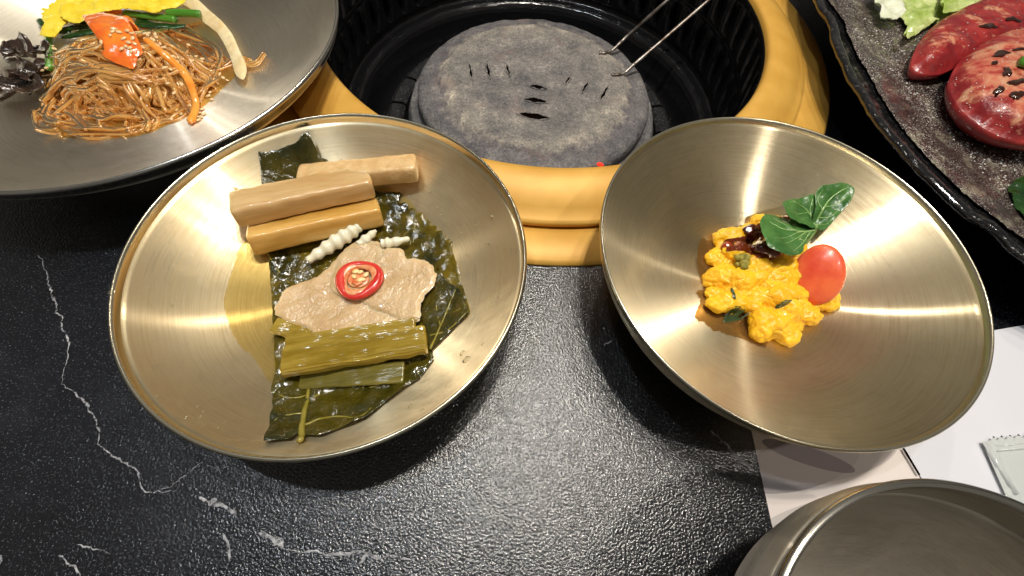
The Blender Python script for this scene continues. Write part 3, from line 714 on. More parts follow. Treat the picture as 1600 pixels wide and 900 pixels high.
# white segmented tubers
def tuber(pts, r, lobes, label, seed, taper=.25):
    c = catmull([LP(x, y, l) for x, y, l in pts], 14)
    V, F = tube(c, lambda u: r*(math.sin(math.pi*min(.985, max(.015, u*.90+.06)))**.42*(1-taper*u))*(1+.15*math.sin(u*lobes*2*math.pi)), n=18)
    V = [v+Vector((1, 1, 1))*.0002*nz3(v.x, v.y, v.z, 350, seed) for v in V]
    o = mesh('white_tuber', V, F, artichoke); centre_origin(o); return tag(o, label, 'tuber', 'white tubers beside the pale slices')
tuber([(562, 353, .0095), (540, 368, .0088), (510, 388, .0075), (480, 408, .0065)], .0044, 6.5, 'large plump white segmented tuber touching the lower root stick', 1, .3)
tuber([(596, 381, .008), (612, 379, .008), (640, 373, .0075)], .0032, 3.5, 'small white tuber tapering to a point on the right leaf', 2, .45)
tuber([(560, 384, .007), (574, 372, .0075), (588, 360, .008)], .0031, 3, 'stubby pale tuber tip half hidden behind the top slice', 3, .5)

# pale slices
def sl_amp(x, y, d): return .0004*nz3(x, y, 1, 160, 4)
o = sheet('pale_slice', [(430, 486), (436, 468), (448, 452), (470, 442), (495, 432), (515, 416), (530, 398), (548, 382), (568, 376), (590, 378), (604, 388), (610, 404), (620, 430), (640, 470), (657, 498), (640, 505), (600, 512), (560, 524), (524, 530), (492, 525), (478, 512), (455, 508), (440, 498)], DL.surf, .0040, .0032, slice_m, step=.0011, edge=.0022, amp=.0009, freq=60, seed=8, jag=.0009, topamp=sl_amp)
centre_origin(o); tag(o, 'large pale translucent slice under the chili ring, to the left', 'slice')
o = sheet('pale_slice', [(592, 398), (606, 388), (628, 389), (636, 404), (654, 404), (672, 412), (681, 428), (678, 446), (664, 462), (657, 480), (656, 497), (630, 500), (585, 484), (560, 464), (575, 430)], DL.surf, .0058, .0030, slice_m, step=.0011, edge=.0022, amp=.0009, freq=60, seed=9, jag=.0009, topamp=sl_amp)
centre_origin(o); tag(o, 'smaller shiny pale slice overlapping on the right of the chili ring', 'slice')
o = sheet('pale_slice', [(520, 428), (536, 398), (556, 382), (582, 380), (600, 392), (608, 412), (606, 440), (590, 462), (560, 470), (530, 462), (516, 446)], DL.surf, .0068, .0018, slice_m, step=.0011, edge=.0015, amp=.0007, freq=120, seed=10, topamp=sl_amp)
centre_origin(o); tag(o, 'rounded thin pale slice directly beneath the red chili ring', 'slice')

# chili ring with seeds
def dring(cx, cy, a, b, rot, n, lift, wob=0):
    out = []
    for i in range(n):
        q = 2*math.pi*i/n; k = 1+wob*math.sin(3*q+1)
        x = a*k*math.cos(q); y = b*k*math.sin(q)
        out.append(LP(cx+x*math.cos(rot)-y*math.sin(rot), cy+x*math.sin(rot)+y*math.cos(rot), lift))
    return out
tc_ = thing('chili_ring', LP(561, 437, .0095), 'bright red oval chili ring with orange seeds on the pale slices', 'chili')
V, F = tube(dring(561, 437, 31, 24, -.45, 48, .0108, .05), lambda u: .0021+.0005*math.sin(u*12.6), n=14, closed=True, flat=.8); mesh('skin', V, F, chili, tc_)
V, F = tube(dring(561, 437, 26.5, 20, -.45, 48, .0104, .06), lambda u: .0019+.0004*math.sin(u*19+1), n=10, closed=True); mesh('inner_flesh', V, F, chili_in, tc_)
V, F = ico((0, 0, 0), .0046, 3, (1.15, .95, .16)); mb = mesh('pith', [v+LP(560, 437, .0098) for v in V], F, chili_in, tc_)
rng = random.Random(4)
for (x, y, rr) in [(556, 424, .0017), (563, 425, .0014), (572, 429, .0015), (553, 432, .0013), (563, 437, .0016), (568, 437, .0010)]:
    V, F = ico(LP(x, y, .0108+rng.uniform(0, .0003)), rr*.85, 2, (1.3, .9, .45), Matrix.Rotation(rng.uniform(0, 3), 4, 'Z').to_quaternion()); mesh('seed', V, F, seed_m, tc_)
V, F = tube([LP(551, 441, .0106), LP(558, 445, .0106), LP(566, 441, .0106)], .0009, n=8); mesh('membrane', V, F, chili_in, tc_)

# stalks
stick('pickled_stalk', (428, 508), (482, 528), .0050, .0075, .0026, stalk, 'short olive stalk end pointing left under the pale slice', 21, 'stalk', nc=64, rib=.00022, ex=5, amp=.0006)
stick('pickled_stalk', (470, 592), (632, 582), .0042, .0095, .0025, stalk_dark, 'dull green flat stalk piece under the wide ribbed one', 22, 'stalk', ex=6, amp=.0003)
stick('pickled_stalk', (446, 542), (650, 510), .0072, .0085, .0030, stalk, 'olive yellow stalk strip just behind the wide ribbed one', 23, 'stalk', nc=64, rib=.00022, ex=5, amp=.0004)
stick('pickled_stalk', (442, 568), (667, 531), .0098, .0128, .0052, stalk, 'wide ribbed olive stalk piece lying on top of the others', 24, 'stalk', ex=5.5, amp=.0007, roll=-.12, nc=80, rib=.0003)
o = sheet('leaf_scrap', [(364, 292), (372, 294), (381, 299), (378, 303), (370, 302)], DL.surf, .0008, .0008, radish3, step=.0006, edge=.0005); centre_origin(o)
tag(o, 'tiny tan scrap above the left end of the root sticks', 'food scrap')

# droplets
rng = random.Random(9)
drops = [(770, 337, 2.1), (723, 552, 2.6), (730, 562, 3.6), (755, 538, 1.6), (719, 355, 1.5), (744, 351, 1.2), (765, 380, 1.6), (800, 388, 1.2), (641, 635, 2.0), (660, 641, 1.6), (672, 298, 2.2), (684, 324, 1.4), (722, 363, 1.1), (727, 378, 1.3), (729, 396, 1.8), (759, 381, 1.0), (735, 368, .9), (780, 463, 1.4), (769, 472, .9), (571, 682, 1.1), (290, 654, 1.5), (308, 636, 1.2), (317, 644, 1.2), (313, 652, .9), (245, 620, 1.1), (268, 477, 1.6), (533, 249, 1.0), (350, 660, .9), (340, 669, .9), (700, 345, 1.0), (712, 371, .8), (690, 335, .9), (676, 316, 1.0)]
seenv = None
for i, (x, y, r) in enumerate(drops):
    q = LP(x, y, .0001); V, F = ico((0, 0, 0), r*.00046, 2, (1.2, .95, .6)); o = mesh('brine_drop', V, F, drop_m); o.location = q; o.rotation_euler = (0, 0, rng.uniform(0, 3))
    side = ('right' if x > 600 else 'left')
    if r >= 2.5: lab, gp = ('largest clear drop low on the right wall of the brass dish' if r > 3 else 'second largest clear drop, just above the largest on the dish wall'), None
    elif x > 600 and y < 500: lab, gp = 'tiny clear droplet on the upper right wall of the brass dish', 'droplets on the upper right wall'
    elif x > 540: lab, gp = 'tiny clear droplet on the lower right wall of the brass dish', 'droplets on the lower right wall'
    elif x < 400: lab, gp = 'tiny clear droplet on the left wall of the brass dish', 'droplets on the left wall'
    else: lab, gp = 'single tiny droplet on the dish wall above the sticks', None
    tag(o, lab, 'droplet', gp)
V, F = ico((0, 0, 0), .0013, 2, (1, 1, .6)); o = mesh('brine_drop', V, F, drop_m); o.location = P(174, 457, DL.zr); tag(o, 'clear drop sitting on the left rim of the brass dish', 'droplet')

# ------------------------------------------------------------ right bowl
def RP(px, py, lift=0): return DR.p(px, py, lift)
o = sheet('sauce_reflection', [(1100, 372), (1090, 395), (1092, 430), (1100, 450), (1088, 455), (1094, 470), (1086, 494), (1102, 506), (1118, 518), (1140, 522), (1168, 532), (1200, 538), (1200, 480), (1150, 400)], DR.surf, .0001, .0006, sauce_refl_m, step=.0013, edge=.0006, jag=.0014, bottom=False)  # brown film: sauce with the mash's reflection in the metal put into its colour
tag(o, 'thin brown sauce pool with the mash reflection painted into it, left of the pumpkin mash', 'sauce')
# mash: lumps fused by a voxel remesh and roughened
bag = Bag(); rng = random.Random(12)
lumps = [(1190, 345, 20, .005), (1170, 362, 18, .006), (1215, 350, 17, .006), (1140, 378, 24, .006), (1128, 400, 20, .005), (1122, 440, 26, .006), (1135, 425, 22, .008), (1118, 468, 18, .005), (1150, 462, 28, .010),
         (1165, 440, 28, .012), (1180, 420, 26, .012), (1140, 478, 20, .008), (1195, 458, 30, .012), (1215, 435, 28, .013), (1230, 455, 24, .010), (1240, 420, 24, .012), (1245, 390, 18, .010), (1225, 390, 20, .010),
         (1180, 480, 22, .008), (1205, 500, 30, .007), (1235, 498, 26, .006), (1190, 518, 20, .005), (1225, 520, 20, .005), (1260, 488, 22, .005), (1285, 474, 14, .004), (1250, 470, 20, .007), (1296, 466, 12, .003), (1200, 395, 24, .012), (1160, 400, 24, .010)]
for i, (x, y, r, l) in enumerate(lumps):
    rr = r*.00030
    for k in range(3):
        q = RP(x+rng.uniform(-.45, .45)*r, y+rng.uniform(-.45, .45)*r, l*.75+rng.uniform(-.002, .0015))
        bag.add(ico(q, rr*rng.uniform(.65, .95), 2, (rng.uniform(.9, 1.5), rng.uniform(.8, 1.1), rng.uniform(.7, .95))))
    q = RP(x, y, l*.35); bag.add(ico(q, rr, 2, (1, 1, max(.6, l*.5/rr))))
mo = bag.build('pumpkin_mash', mash_m)
rmd = mo.modifiers.new('fuse', 'REMESH'); rmd.mode = 'VOXEL'; rmd.voxel_size = .00042; rmd.use_smooth_shade = True
bpy.context.view_layer.update(); dg = bpy.context.evaluated_depsgraph_get()
nm = bpy.data.meshes.new_from_object(mo.evaluated_get(dg)); mo.modifiers.clear(); mo.data = nm
bm = bmesh.new(); bm.from_mesh(nm); bm.normal_update()
offs = []
for v in bm.verts:
    p = v.co; n1 = nz3(p.x, p.y, p.z, 105, 3, 3); n2 = nz3(p.x, p.y, p.z, 330, 5, 3)
    offs.append(v.normal*(.0021*n1+.0004*n2-.0016*max(0, .07-abs(n1))*5*(1 if p.z > .012 else .3)))
for v, o_ in zip(bm.verts, offs): v.co += o_
bm.to_mesh(nm); bm.free(); nm.polygons.foreach_set('use_smooth', [True]*len(nm.polygons)); centre_origin(mo)
tag(mo, 'lumpy bright yellow mound of mashed pumpkin in the right brass bowl', 'pumpkin mash')
from mathutils.bvhtree import BVHTree
vv = [mo.matrix_world @ v.co + mo.location for v in nm.vertices]
bvh = BVHTree.FromPolygons(vv, [tuple(p.vertices) for p in nm.polygons])
ORG = Vector((0, 0, CAMH))
def onmash(px, py, off=0.0):
    d = ray(px, py).normalized(); h = bvh.ray_cast(ORG, d)
    return (h[0]+h[1]*off) if h[0] is not None else RP(px, py, .008+off)
def lumpobj(name, p, r, scale, rotz, mat, label, cat, seed=1, nza=.15, tilt=0):
    V, F = ico((0, 0, 0), r, 4, scale, Matrix.Rotation(rotz, 4, 'Z').to_quaternion() @ Matrix.Rotation(tilt, 4, 'X').to_quaternion(), 1.4, nza, seed)
    o = mesh(name, V, F, mat); o.location = p; return tag(o, label, cat)
lumpobj('dried_berry', onmash(1169, 360, .0012), .0042, (1.15, .85, .7), .5, berry, 'glossy dark red berry at the top left of the mash', 'berry', 2)
lumpobj('dried_berry', onmash(1196, 389, .0016), .0058, (1.2, .85, .7), -.2, berry, 'largest glossy dark purple berry beside the green leaf sprig', 'berry', 3)
lumpobj('dried_berry', onmash(1136, 385, .0010), .0030, (1.1, .9, .7), .8, berry_red, 'small brownish red berry at the left of the mash', 'berry', 4)
lumpobj('dried_berry', onmash(1229, 344, .0012), .0024, (1.3, .8, .6), -.3, berry_red, 'tiny red berry bit half hidden behind the green leaf', 'berry', 5)
for k, (x, y, r) in enumerate([(1160, 404, .0026), (1165, 413, .0026), (1156, 412, .0019), (1153, 399, .0016), (1170, 406, .0018)]):
    pass
cb_ = Bag()
for (x, y, r) in [(1160, 403, .0026), (1166, 411, .0024), (1157, 413, .0022), (1153, 400, .0018), (1170, 404, .0018), (1163, 419, .0018)]:
    cb_.add(ico(onmash(x, y, .0009), r, 3, (1, 1, .8), None, 3, .35, x))
o = cb_.build('green_crumb', crumb); centre_origin(o); tag(o, 'olive green crumbly nub between the dark berries on the mash', 'green crumb')
# syrup between the berries
def mash_z(x, y):
    h = bvh.ray_cast(Vector((x, y, .08)), Vector((0, 0, -1))); return h[0].z if h[0] is not None else DR.surf(x, y)
syr = liquid('berry_syrup', (.26, .05, .012), .05, 1.4, .4)
def msheet(name, outline, lift, th, mat, edge=.0006, step=.0007, **k):
    pts = [onmash(x, y) for x, y in outline]
    return sheet(name, [(p.x, p.y) for p in pts], mash_z, lift, th, mat, step=step, edge=edge, world=True, **k)
o = msheet('berry_syrup', [(1130, 378), (1150, 372), (1166, 372), (1184, 350), (1200, 362), (1190, 378), (1216, 392), (1212, 404), (1186, 404), (1170, 396), (1146, 392), (1134, 392)], .0001, .0009, syr)
tag(o, 'glossy reddish brown syrup around the berries on the mash', 'syrup')
for pts, lab in (([(1136, 489), (1146, 484), (1158, 484), (1170, 490), (1160, 493), (1142, 494)], 'dark green rind strip in the lower left fold of the mash'), ([(1210, 480), (1222, 472), (1236, 469), (1230, 476), (1216, 482)], 'thin dark green rind strip in the middle of the mash'), ([(1141, 452), (1144, 452), (1149, 466), (1146, 467)], 'very small dark fleck in the left of the mash')):
    o = msheet('rind_strip', pts, .0002, .0007, rind, .0003, .0005); centre_origin(o); tag(o, lab, 'rind')
o = sheet('rind_strip', [(1300, 462), (1308, 452), (1312, 455), (1309, 463)], DR.surf, .001, .0016, rind, step=.0006, edge=.0006); centre_origin(o); tag(o, 'small green rind bit poking out right of the cherry tomato', 'rind')

# cherry tomato half: an ellipsoid, flat side turned up to the camera
ct = RP(1278, 429, .0120); view = (ORG-ct).normalized()
bm = bmesh.new(); bmesh.ops.create_icosphere(bm, subdivisions=5, radius=1)
X = (RP(1290, 380, .0120)-RP(1262, 478, .0120)); X -= view*X.dot(view); X.normalize(); Yv = view.cross(X)
V = []
for v in bm.verts:
    x, y, z = v.co
    zz = z*(1 if z < 0 else .8)+.03*nz3(x, y, 0, 2.2, 2)*z
    k = 1+.10*x*0
    V.append(X*(x*.0152)+Yv*(y*.0112*(1-.06*x))+view*(zz*.0060))
F = [tuple(v.index for v in f.verts) for f in bm.faces]; bm.free()
o = mesh('cherry_tomato', V, F, tomato_c); o.location = ct; tag(o, 'shiny red-orange cherry tomato half leaning on the mash', 'cherry tomato')

# green sprig: three leaves and a stem, each lifting away from the stem foot
J = onmash(1248, 388); J0 = RP(1272, 356, .020)
sprig = thing('leaf_sprig', J0, 'three-leaved fresh green sprig stuck upright in the mash', 'leaf sprig')
def lobe(outline, slope, vl, seed, base=.024, cup=.0):
    J = P(1274, 356, base)
    pa = [P(a, b, base) for a, b in vl[0][0]]; ax_ = (pa[-1]-pa[0]); ax_.z = 0; ax_.normalize()
    def zf(x, y):
        d = math.hypot(x-J.x, y-J.y); o = abs((x-pa[0].x)*ax_.y-(y-pa[0].y)*ax_.x); return base+slope*d+.0024*(1-math.exp(-(o/.005)**2))+.0006*math.sin(d*380)*min(1, o/.005)
    o = sheet('leaf_blade', outline, lambda x, y: 0, 0, .0008, green_leaf, sprig, step=.0009, edge=.0006, amp=.0011, freq=150, seed=seed, zfun=zf)
    for pts, rr in vl:
        c = []
        for px, py in pts:
            z = base
            for _ in range(30):
                q = P(px, py, z); z = z*.5+.5*(zf(q.x, q.y)+.0011*nz3(q.x, q.y, 0, 150, seed)+.0009)
            c.append(P(px, py, z))
        c = catmull(c, 8); c = [Vector((p.x, p.y, zf(p.x, p.y)+.0011*nz3(p.x, p.y, 0, 150, seed)+.0009)) for p in c]
        Vt, Ft = tube(c, lambda u, rr=rr: .00034*rr*(1-.7*u), n=6, flat=.5)
        mesh('leaf_vein', Vt, Ft, sprig_vein, sprig)
lobe([(1274, 358), (1262, 348), (1244, 345), (1222, 340), (1204, 335), (1193, 337), (1188, 346), (1190, 362), (1196, 376), (1206, 388), (1222, 395), (1238, 399), (1252, 396), (1256, 384), (1264, 372)], .18,
     [([(1272, 359), (1250, 362), (1225, 358), (1202, 346)], 2.2), ([(1262, 361), (1245, 372), (1225, 380)], 1.2), ([(1250, 362), (1232, 370), (1210, 372)], 1), ([(1240, 361), (1225, 350), (1208, 341)], 1), ([(1266, 362), (1254, 380), (1240, 392)], 1)], 1)
lobe([(1272, 356), (1256, 350), (1240, 344), (1230, 334), (1222, 318), (1232, 313), (1250, 310), (1262, 306), (1272, 303), (1276, 314), (1272, 326), (1277, 340), (1278, 352)], .35,
     [([(1273, 354), (1266, 336), (1252, 322), (1234, 316)], 2), ([(1268, 342), (1266, 325), (1270, 310)], 1.2), ([(1262, 332), (1250, 334), (1236, 330)], 1)], 2)
lobe([(1276, 357), (1270, 340), (1274, 322), (1276, 300), (1284, 291), (1300, 287), (1320, 286), (1333, 290), (1335, 302), (1326, 318), (1312, 334), (1298, 350), (1284, 361)], .45,
     [([(1276, 352), (1284, 330), (1300, 308), (1322, 294)], 2.2), ([(1284, 330), (1278, 312), (1286, 296)], 1.2), ([(1290, 322), (1308, 318), (1325, 306)], 1.1), ([(1280, 340), (1298, 338), (1312, 326)], 1.2), ([(1278, 350), (1292, 350), (1300, 342)], 1)], 3)
Vt, Ft = tube(catmull([P(1275, 350, .0255), P(1273, 360, .0235), P(1265, 372, .0205), P(1254, 386, .0165)], 8), lambda u: .0011*(1-.3*u), n=10); mesh('stem', Vt, Ft, sprig_vein, sprig)

# ------------------------------------------------------------ noodle plate
def NP(px, py, lift=0): return DN.p(px, py, lift)
rng = random.Random(21)
# pile: bundles of translucent strands winding over a low mound
mc = NP(205, 120)
def mound(x, y):
    """height of the noodle mound above the plate"""
    q = Vector((x-mc.x, y-mc.y)); u = q.x/.045; v = q.y/.034; r = u*u+v*v
    return .026*max(0, 1-r)**.6
def NZ(px, py, extra):
    z = .02
    for _ in range(40):
        p = P(px, py, z); z = z*.5+.5*(DN.surf(p.x, p.y)+mound(p.x, p.y)+extra)
    return P(px, py, z)
bundles = [
 [(80, 185), (110, 150), (150, 120), (200, 112), (235, 125), (225, 150)], [(70, 150), (110, 110), (170, 112), (220, 125), (270, 118)], [(60, 175), (90, 195), (140, 205), (190, 200), (240, 190)],
 [(60, 178), (85, 160), (110, 175), (140, 195), (185, 208)], [(100, 95), (140, 100), (180, 115), (230, 112)], [(115, 85), (150, 95), (200, 105), (225, 95)],
 [(130, 150), (160, 165), (190, 175), (220, 165), (215, 145)], [(150, 130), (180, 150), (200, 175), (205, 195)], [(200, 130), (220, 155), (235, 175), (262, 180)],
 [(230, 120), (245, 145), (262, 165), (280, 160)], [(240, 60), (270, 80), (300, 110), (320, 130)], [(225, 50), (265, 62), (305, 85), (330, 105), (345, 100)], [(255, 45), (290, 55), (325, 75), (350, 100)],
 [(220, 70), (255, 100), (280, 140), (300, 165)], [(290, 40), (320, 60), (345, 85), (340, 120)], [(285, 165), (300, 160), (320, 140), (335, 115)],
 [(230, 185), (255, 188), (280, 175), (298, 160)], [(75, 130), (90, 150), (80, 175), (100, 190)], [(95, 110), (80, 135), (75, 160)], [(110, 205), (150, 210), (200, 205), (235, 190)],
 [(170, 60), (140, 75), (110, 85), (95, 105)], [(130, 70), (170, 75), (215, 80), (250, 70)], [(140, 180), (170, 190), (200, 185), (225, 195)], [(105, 130), (130, 145), (120, 170), (145, 185)], [(180, 125), (165, 150), (185, 170), (175, 195)],
 [(240, 135), (225, 160), (240, 185), (230, 200)], [(300, 90), (310, 115), (330, 130), (320, 145)], [(150, 40), (200, 50), (260, 50), (310, 40)], [(60, 190), (75, 202), (100, 207)], [(345, 100), (365, 95), (385, 95)]]
nb = Bag(); cnt = 0
for bi, bpts in enumerate(bundles):
    for k in range(13):
        ox, oy = rng.gauss(0, 6.0), rng.gauss(0, 4.5); ex = rng.uniform(-.006, .0022)
        st = rng.choice([0, 0, 0, 1]) if len(bpts) > 4 else 0; en = len(bpts)-(rng.choice([0, 0, 1]) if len(bpts) > 4 else 0)
        c = []
        for i, (x, y) in enumerate(bpts[st:en]):
            c.append(NZ(x+ox+rng.gauss(0, 4.6), y+oy+rng.gauss(0, 4.2), ex+rng.gauss(0, .0012)))
        c = catmull(c, 9); r0 = rng.uniform(.00085, .0015)
        nb.tube(c, lambda u, r0=r0: r0*(1 if .04 < u < .96 else .75), n=7, flat=rng.uniform(.7, 1)); cnt += 1
for k in range(46):           # stray loops
    a = rng.uniform(0, 6.28); rr = rng.uniform(.2, 1)**.5; x = 200+rr*125*math.cos(a); y = 128+rr*72*math.sin(a); th = rng.uniform(0, 6.28); R0 = rng.uniform(10, 26); c = []
    for i in range(6):
        th2 = th+i*rng.uniform(.5, .8); c.append(NZ(x+R0*math.cos(th2)*1.3, y+R0*math.sin(th2)*.8, rng.uniform(-.002, .0025)))
    nb.tube(catmull(c, 9), rng.uniform(.0008, .00115), n=7)
o = nb.build('glass_noodles', noodle_m); tag(o, 'tangled pile of glossy translucent brown glass noodles on the steel plate', 'noodles', None, 'stuff')
nb = Bag()
for pts in ([(368, 92), (385, 99), (400, 96), (412, 82)], [(366, 94), (386, 102), (403, 99), (414, 84)]):
    nb.tube(catmull([NP(x, y, .0022) for x, y in pts], 10), .0011, n=8)
o = nb.build('noodle_curl', noodle_m); centre_origin(o); tag(o, 'loose noodle end curling out to the right beyond the onion strip', 'noodle')
o = sheet('noodle_broth', [(90, 195), (70, 205), (105, 214), (160, 216), (215, 212), (262, 195), (310, 172), (345, 140), (375, 105), (300, 120), (200, 150)], DN.surf, .0001, .0006, liquid('noodle_broth', (.72, .42, .10), .05), step=.003, edge=.0020, bottom=False)
tag(o, 'thin amber film of broth at the front foot of the noodle pile', 'broth')

# base shade body inside the pile so that no plate shows through
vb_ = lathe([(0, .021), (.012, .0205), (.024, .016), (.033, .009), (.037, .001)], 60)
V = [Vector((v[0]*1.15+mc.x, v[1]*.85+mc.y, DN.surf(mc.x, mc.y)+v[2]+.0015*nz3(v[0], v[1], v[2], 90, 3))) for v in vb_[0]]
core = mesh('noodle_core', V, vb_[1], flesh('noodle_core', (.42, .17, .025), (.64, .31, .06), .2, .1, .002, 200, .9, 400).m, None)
tag(core, 'dark brown dense middle of the noodle pile', 'noodles', None, 'stuff')

def topz(px, py, e): return NZ(px, py, e)
# orange pepper
def nsurf(x, y): return DN.surf(x, y)+mound(x, y)
def nsheet(name, outline, lift, th, mat, label, cat, **k):
    o = sheet(name, outline, nsurf, lift, th, mat, **k); centre_origin(o); return tag(o, label, cat)
nsheet('pepper_piece', [(163, 22), (178, 14), (196, 18), (208, 32), (217, 46), (219, 68), (215, 90), (208, 106), (190, 101), (168, 92), (158, 82), (157, 66), (150, 50), (160, 47), (172, 50), (170, 36)], .0035, .0035, pepper_m, 'shiny orange-red pepper piece sprinkled with sesame on the noodles', 'pepper piece', step=.0012, edge=.0016, amp=.001, freq=90)
# carrot strip
c = catmull([topz(228, 62, .003), topz(262, 90, .003), topz(290, 118, .0025), NP(303, 148, .006), NP(306, 168, .0028), NP(297, 192, .0022)], 10)
V, F = tube(c, lambda u: .0022*(1-.15*math.cos(u*9)) if u < .97 else .0013, n=12, flat=.8); o = mesh('carrot_strip', V, F, carrot_m); centre_origin(o); tag(o, 'thin orange carrot strip hanging down the front of the noodles', 'carrot strip')
# onion
nsheet('onion_strip', [(268, -12), (300, -6), (325, 14), (345, 32), (362, 52), (374, 78), (384, 100), (384, 118), (378, 124), (368, 116), (362, 96), (352, 72), (338, 50), (320, 36), (306, 20), (285, 5)], .003, .0026, onion_m, 'pale translucent onion strip curving down the right of the noodles', 'onion strip', step=.0013, edge=.0016, amp=.0008, freq=120)
# scallions
def ntube(name, pts, r, mat, label, cat, flat=1, n=12):
    c = catmull([topz(*p) for p in pts], 8); V, F = tube(c, r, n=n, flat=flat); o = mesh(name, V, F, mat); centre_origin(o); return tag(o, label, cat)
ntube('scallion_piece', [(196, 20, .006), (240, 26, .007), (275, 30, .007)], .0030, scallion, 'bright green scallion length with a cut end pointing right', 'scallion', .7)
ntube('scallion_piece', [(262, 20, .009), (285, 20, .009), (312, 22, .0085)], .0028, scallion, 'short light green scallion tube lying over the longer one', 'scallion', .8)
ntube('scallion_piece', [(76, 44, .004), (76, 74, .003), (78, 106, .0015)], .0023, scallion, 'thin scallion stalk hanging down beside the black mushroom', 'scallion', .7)
gb = Bag()
for pts in ([(70, 52, .003), (105, 44, .005), (140, 40, .006), (175, 38, .006)], [(95, 58, .004), (130, 52, .005), (165, 46, .005)], [(200, 36, .005), (235, 40, .005), (268, 40, .004)], [(110, 34, .006), (150, 30, .007), (190, 26, .007)], [(215, 30, .005), (250, 42, .004), (290, 40, .003)], [(60, 30, .004), (80, 45, .004), (110, 50, .004)]):
    gb.tube(catmull([topz(*p) for p in pts], 8), lambda u: .0030*math.sin(math.pi*(u*.9+.05))**.4, n=10, flat=.4)
o = gb.build('dark_greens', dark_green); centre_origin(o); tag(o, 'dark green cooked leaves tucked under the yellow egg strips', 'cooked greens')
# egg
eg = thing('egg_garnish', topz(150, 20, .008), 'bright yellow ragged egg strips on top of the noodle pile', 'egg garnish')
for k, (ol, lf_) in enumerate([([(58, 52), (68, 40), (66, 22), (78, 8), (100, -4), (140, -12), (150, 4), (135, 14), (118, 26), (104, 34), (98, 44), (84, 56), (72, 58)], .0085),
               ([(98, 8), (140, -2), (190, -8), (250, -12), (285, -6), (280, 8), (262, 14), (240, 20), (222, 16), (190, 14), (160, 20), (140, 28), (120, 34), (100, 30)], .0105),
               ([(135, 20), (152, 20), (160, 28), (170, 34), (162, 40), (150, 36), (140, 32)], .0095)]):
    sheet('egg_strip', ol, nsurf, lf_, .0022, egg_m, eg, step=.0012, edge=.0009, amp=.0015, freq=110, seed=30+k, jag=.0024)
# wood ear mushroom: ruffled dark cups
def ear(px, py, lift, r, seed, label, sc=(1, 1, .7), rz=0):
    V, F = lathe([(0, 0), (.25, .02), (.5, .10), (.75, .28), (.95, .5), (1.0, .56), (.97, .60), (.75, .38), (.5, .2), (.25, .12), (0, .10)], 72)
    V2 = []
    for x, y, z in V:
        a = math.atan2(y, x); q = math.hypot(x, y); k = 1+.28*math.sin(3*a+seed)*q+.14*math.sin(7*a+seed*2)*q
        v = Vector((x*k*sc[0], y*k*sc[1], (z+.30*math.sin(4*a+seed)*q*q+.15*math.sin(9*a)*q*q)*sc[2]))*r
        v += Vector((nz3(x, y, z, 2.5, seed), nz3(y, z, x, 2.5, seed+3), nz3(z, x, y, 2.5, seed+5)))*r*.16
        V2.append(Matrix.Rotation(rz, 3, 'Z') @ v)
    o = mesh('wood_ear', V2, F, ear_m); o.location = NP(px, py, lift); return tag(o, label, 'mushroom')
ear(46, 86, .006, .0115, 1.3, 'upper ruffled black mushroom piece left of the noodles', (1.1, .7, .8), .2)
ear(38, 138, .003, .0120, 4.1, 'lower dark frilly mushroom piece at the left foot of the noodles', (.9, 1.1, .8), .9)
ear(62, 118, .006, .0085, 2.2, 'middle folded mushroom piece joining the two larger black ones', (.8, 1.2, 1), -.3)

# sesame seeds
sd = [(182, 30), (192, 27), (201, 34), (208, 38), (178, 45), (186, 50), (172, 55), (198, 48), (205, 52), (193, 60), (200, 66), (207, 60), (210, 68), (196, 72), (202, 75), (190, 76), (158, 66), (176, 49), (205, 80)]
sn = [(230, 54), (236, 60), (242, 53), (226, 60), (256, 74), (262, 85), (278, 90), (258, 105), (266, 108), (272, 145), (262, 130), (283, 131), (126, 48), (68, 66), (85, 76), (306, 88), (343, 116), (348, 121), (250, 68), (270, 88), (295, 70), (310, 100), (240, 62), (232, 52), (130, 52), (66, 110), (72, 106), (150, 75), (276, 96), (244, 58), (300, 95), (316, 92), (82, 72), (223, 74)]
sp_ = [(328, 144), (331, 155), (312, 176), (314, 183), (308, 182), (316, 170), (291, 170), (276, 172), (272, 153), (283, 178), (354, 125), (296, 165), (325, 150), (268, 186), (144, 212), (38, 103), (14, 84), (22, 88), (310, 187), (318, 178)]
bm = bmesh.new(); bmesh.ops.create_icosphere(bm, subdivisions=2, radius=1)
for v in bm.verts: v.co = Vector((v.co.x*.00155, v.co.y*.00092*(1-.35*v.co.x), v.co.z*.0006))
sme = bpy.data.meshes.new('sesame_seed'); bm.to_mesh(sme); bm.free(); sme.materials.append(sesame); sme.polygons.foreach_set('use_smooth', [True]*len(sme.polygons))
def seeds(lst, fn, where):
    for (x, y) in lst:
        o = bpy.data.objects.new('sesame_seed', sme); col.objects.link(o); o.location = fn(x, y)
        o.rotation_euler = (rng.uniform(-.4, .4), rng.uniform(-.4, .4), rng.uniform(0, 6.28)); k = rng.uniform(.85, 1.15); o.scale = (k, k, k)
        w_, gp = where(x, y); tag(o, 'tiny cream sesame seed '+w_, 'sesame seed', 'sesame seeds '+gp)
def w_pepper(x, y):
    if y < 42: return 'near the top edge of the orange pepper piece', 'at the top of the pepper'
    if x < 182: return 'at the left edge of the orange pepper piece', 'at the left of the pepper'
    return 'clustered in the middle of the orange pepper piece', 'in the middle of the pepper'
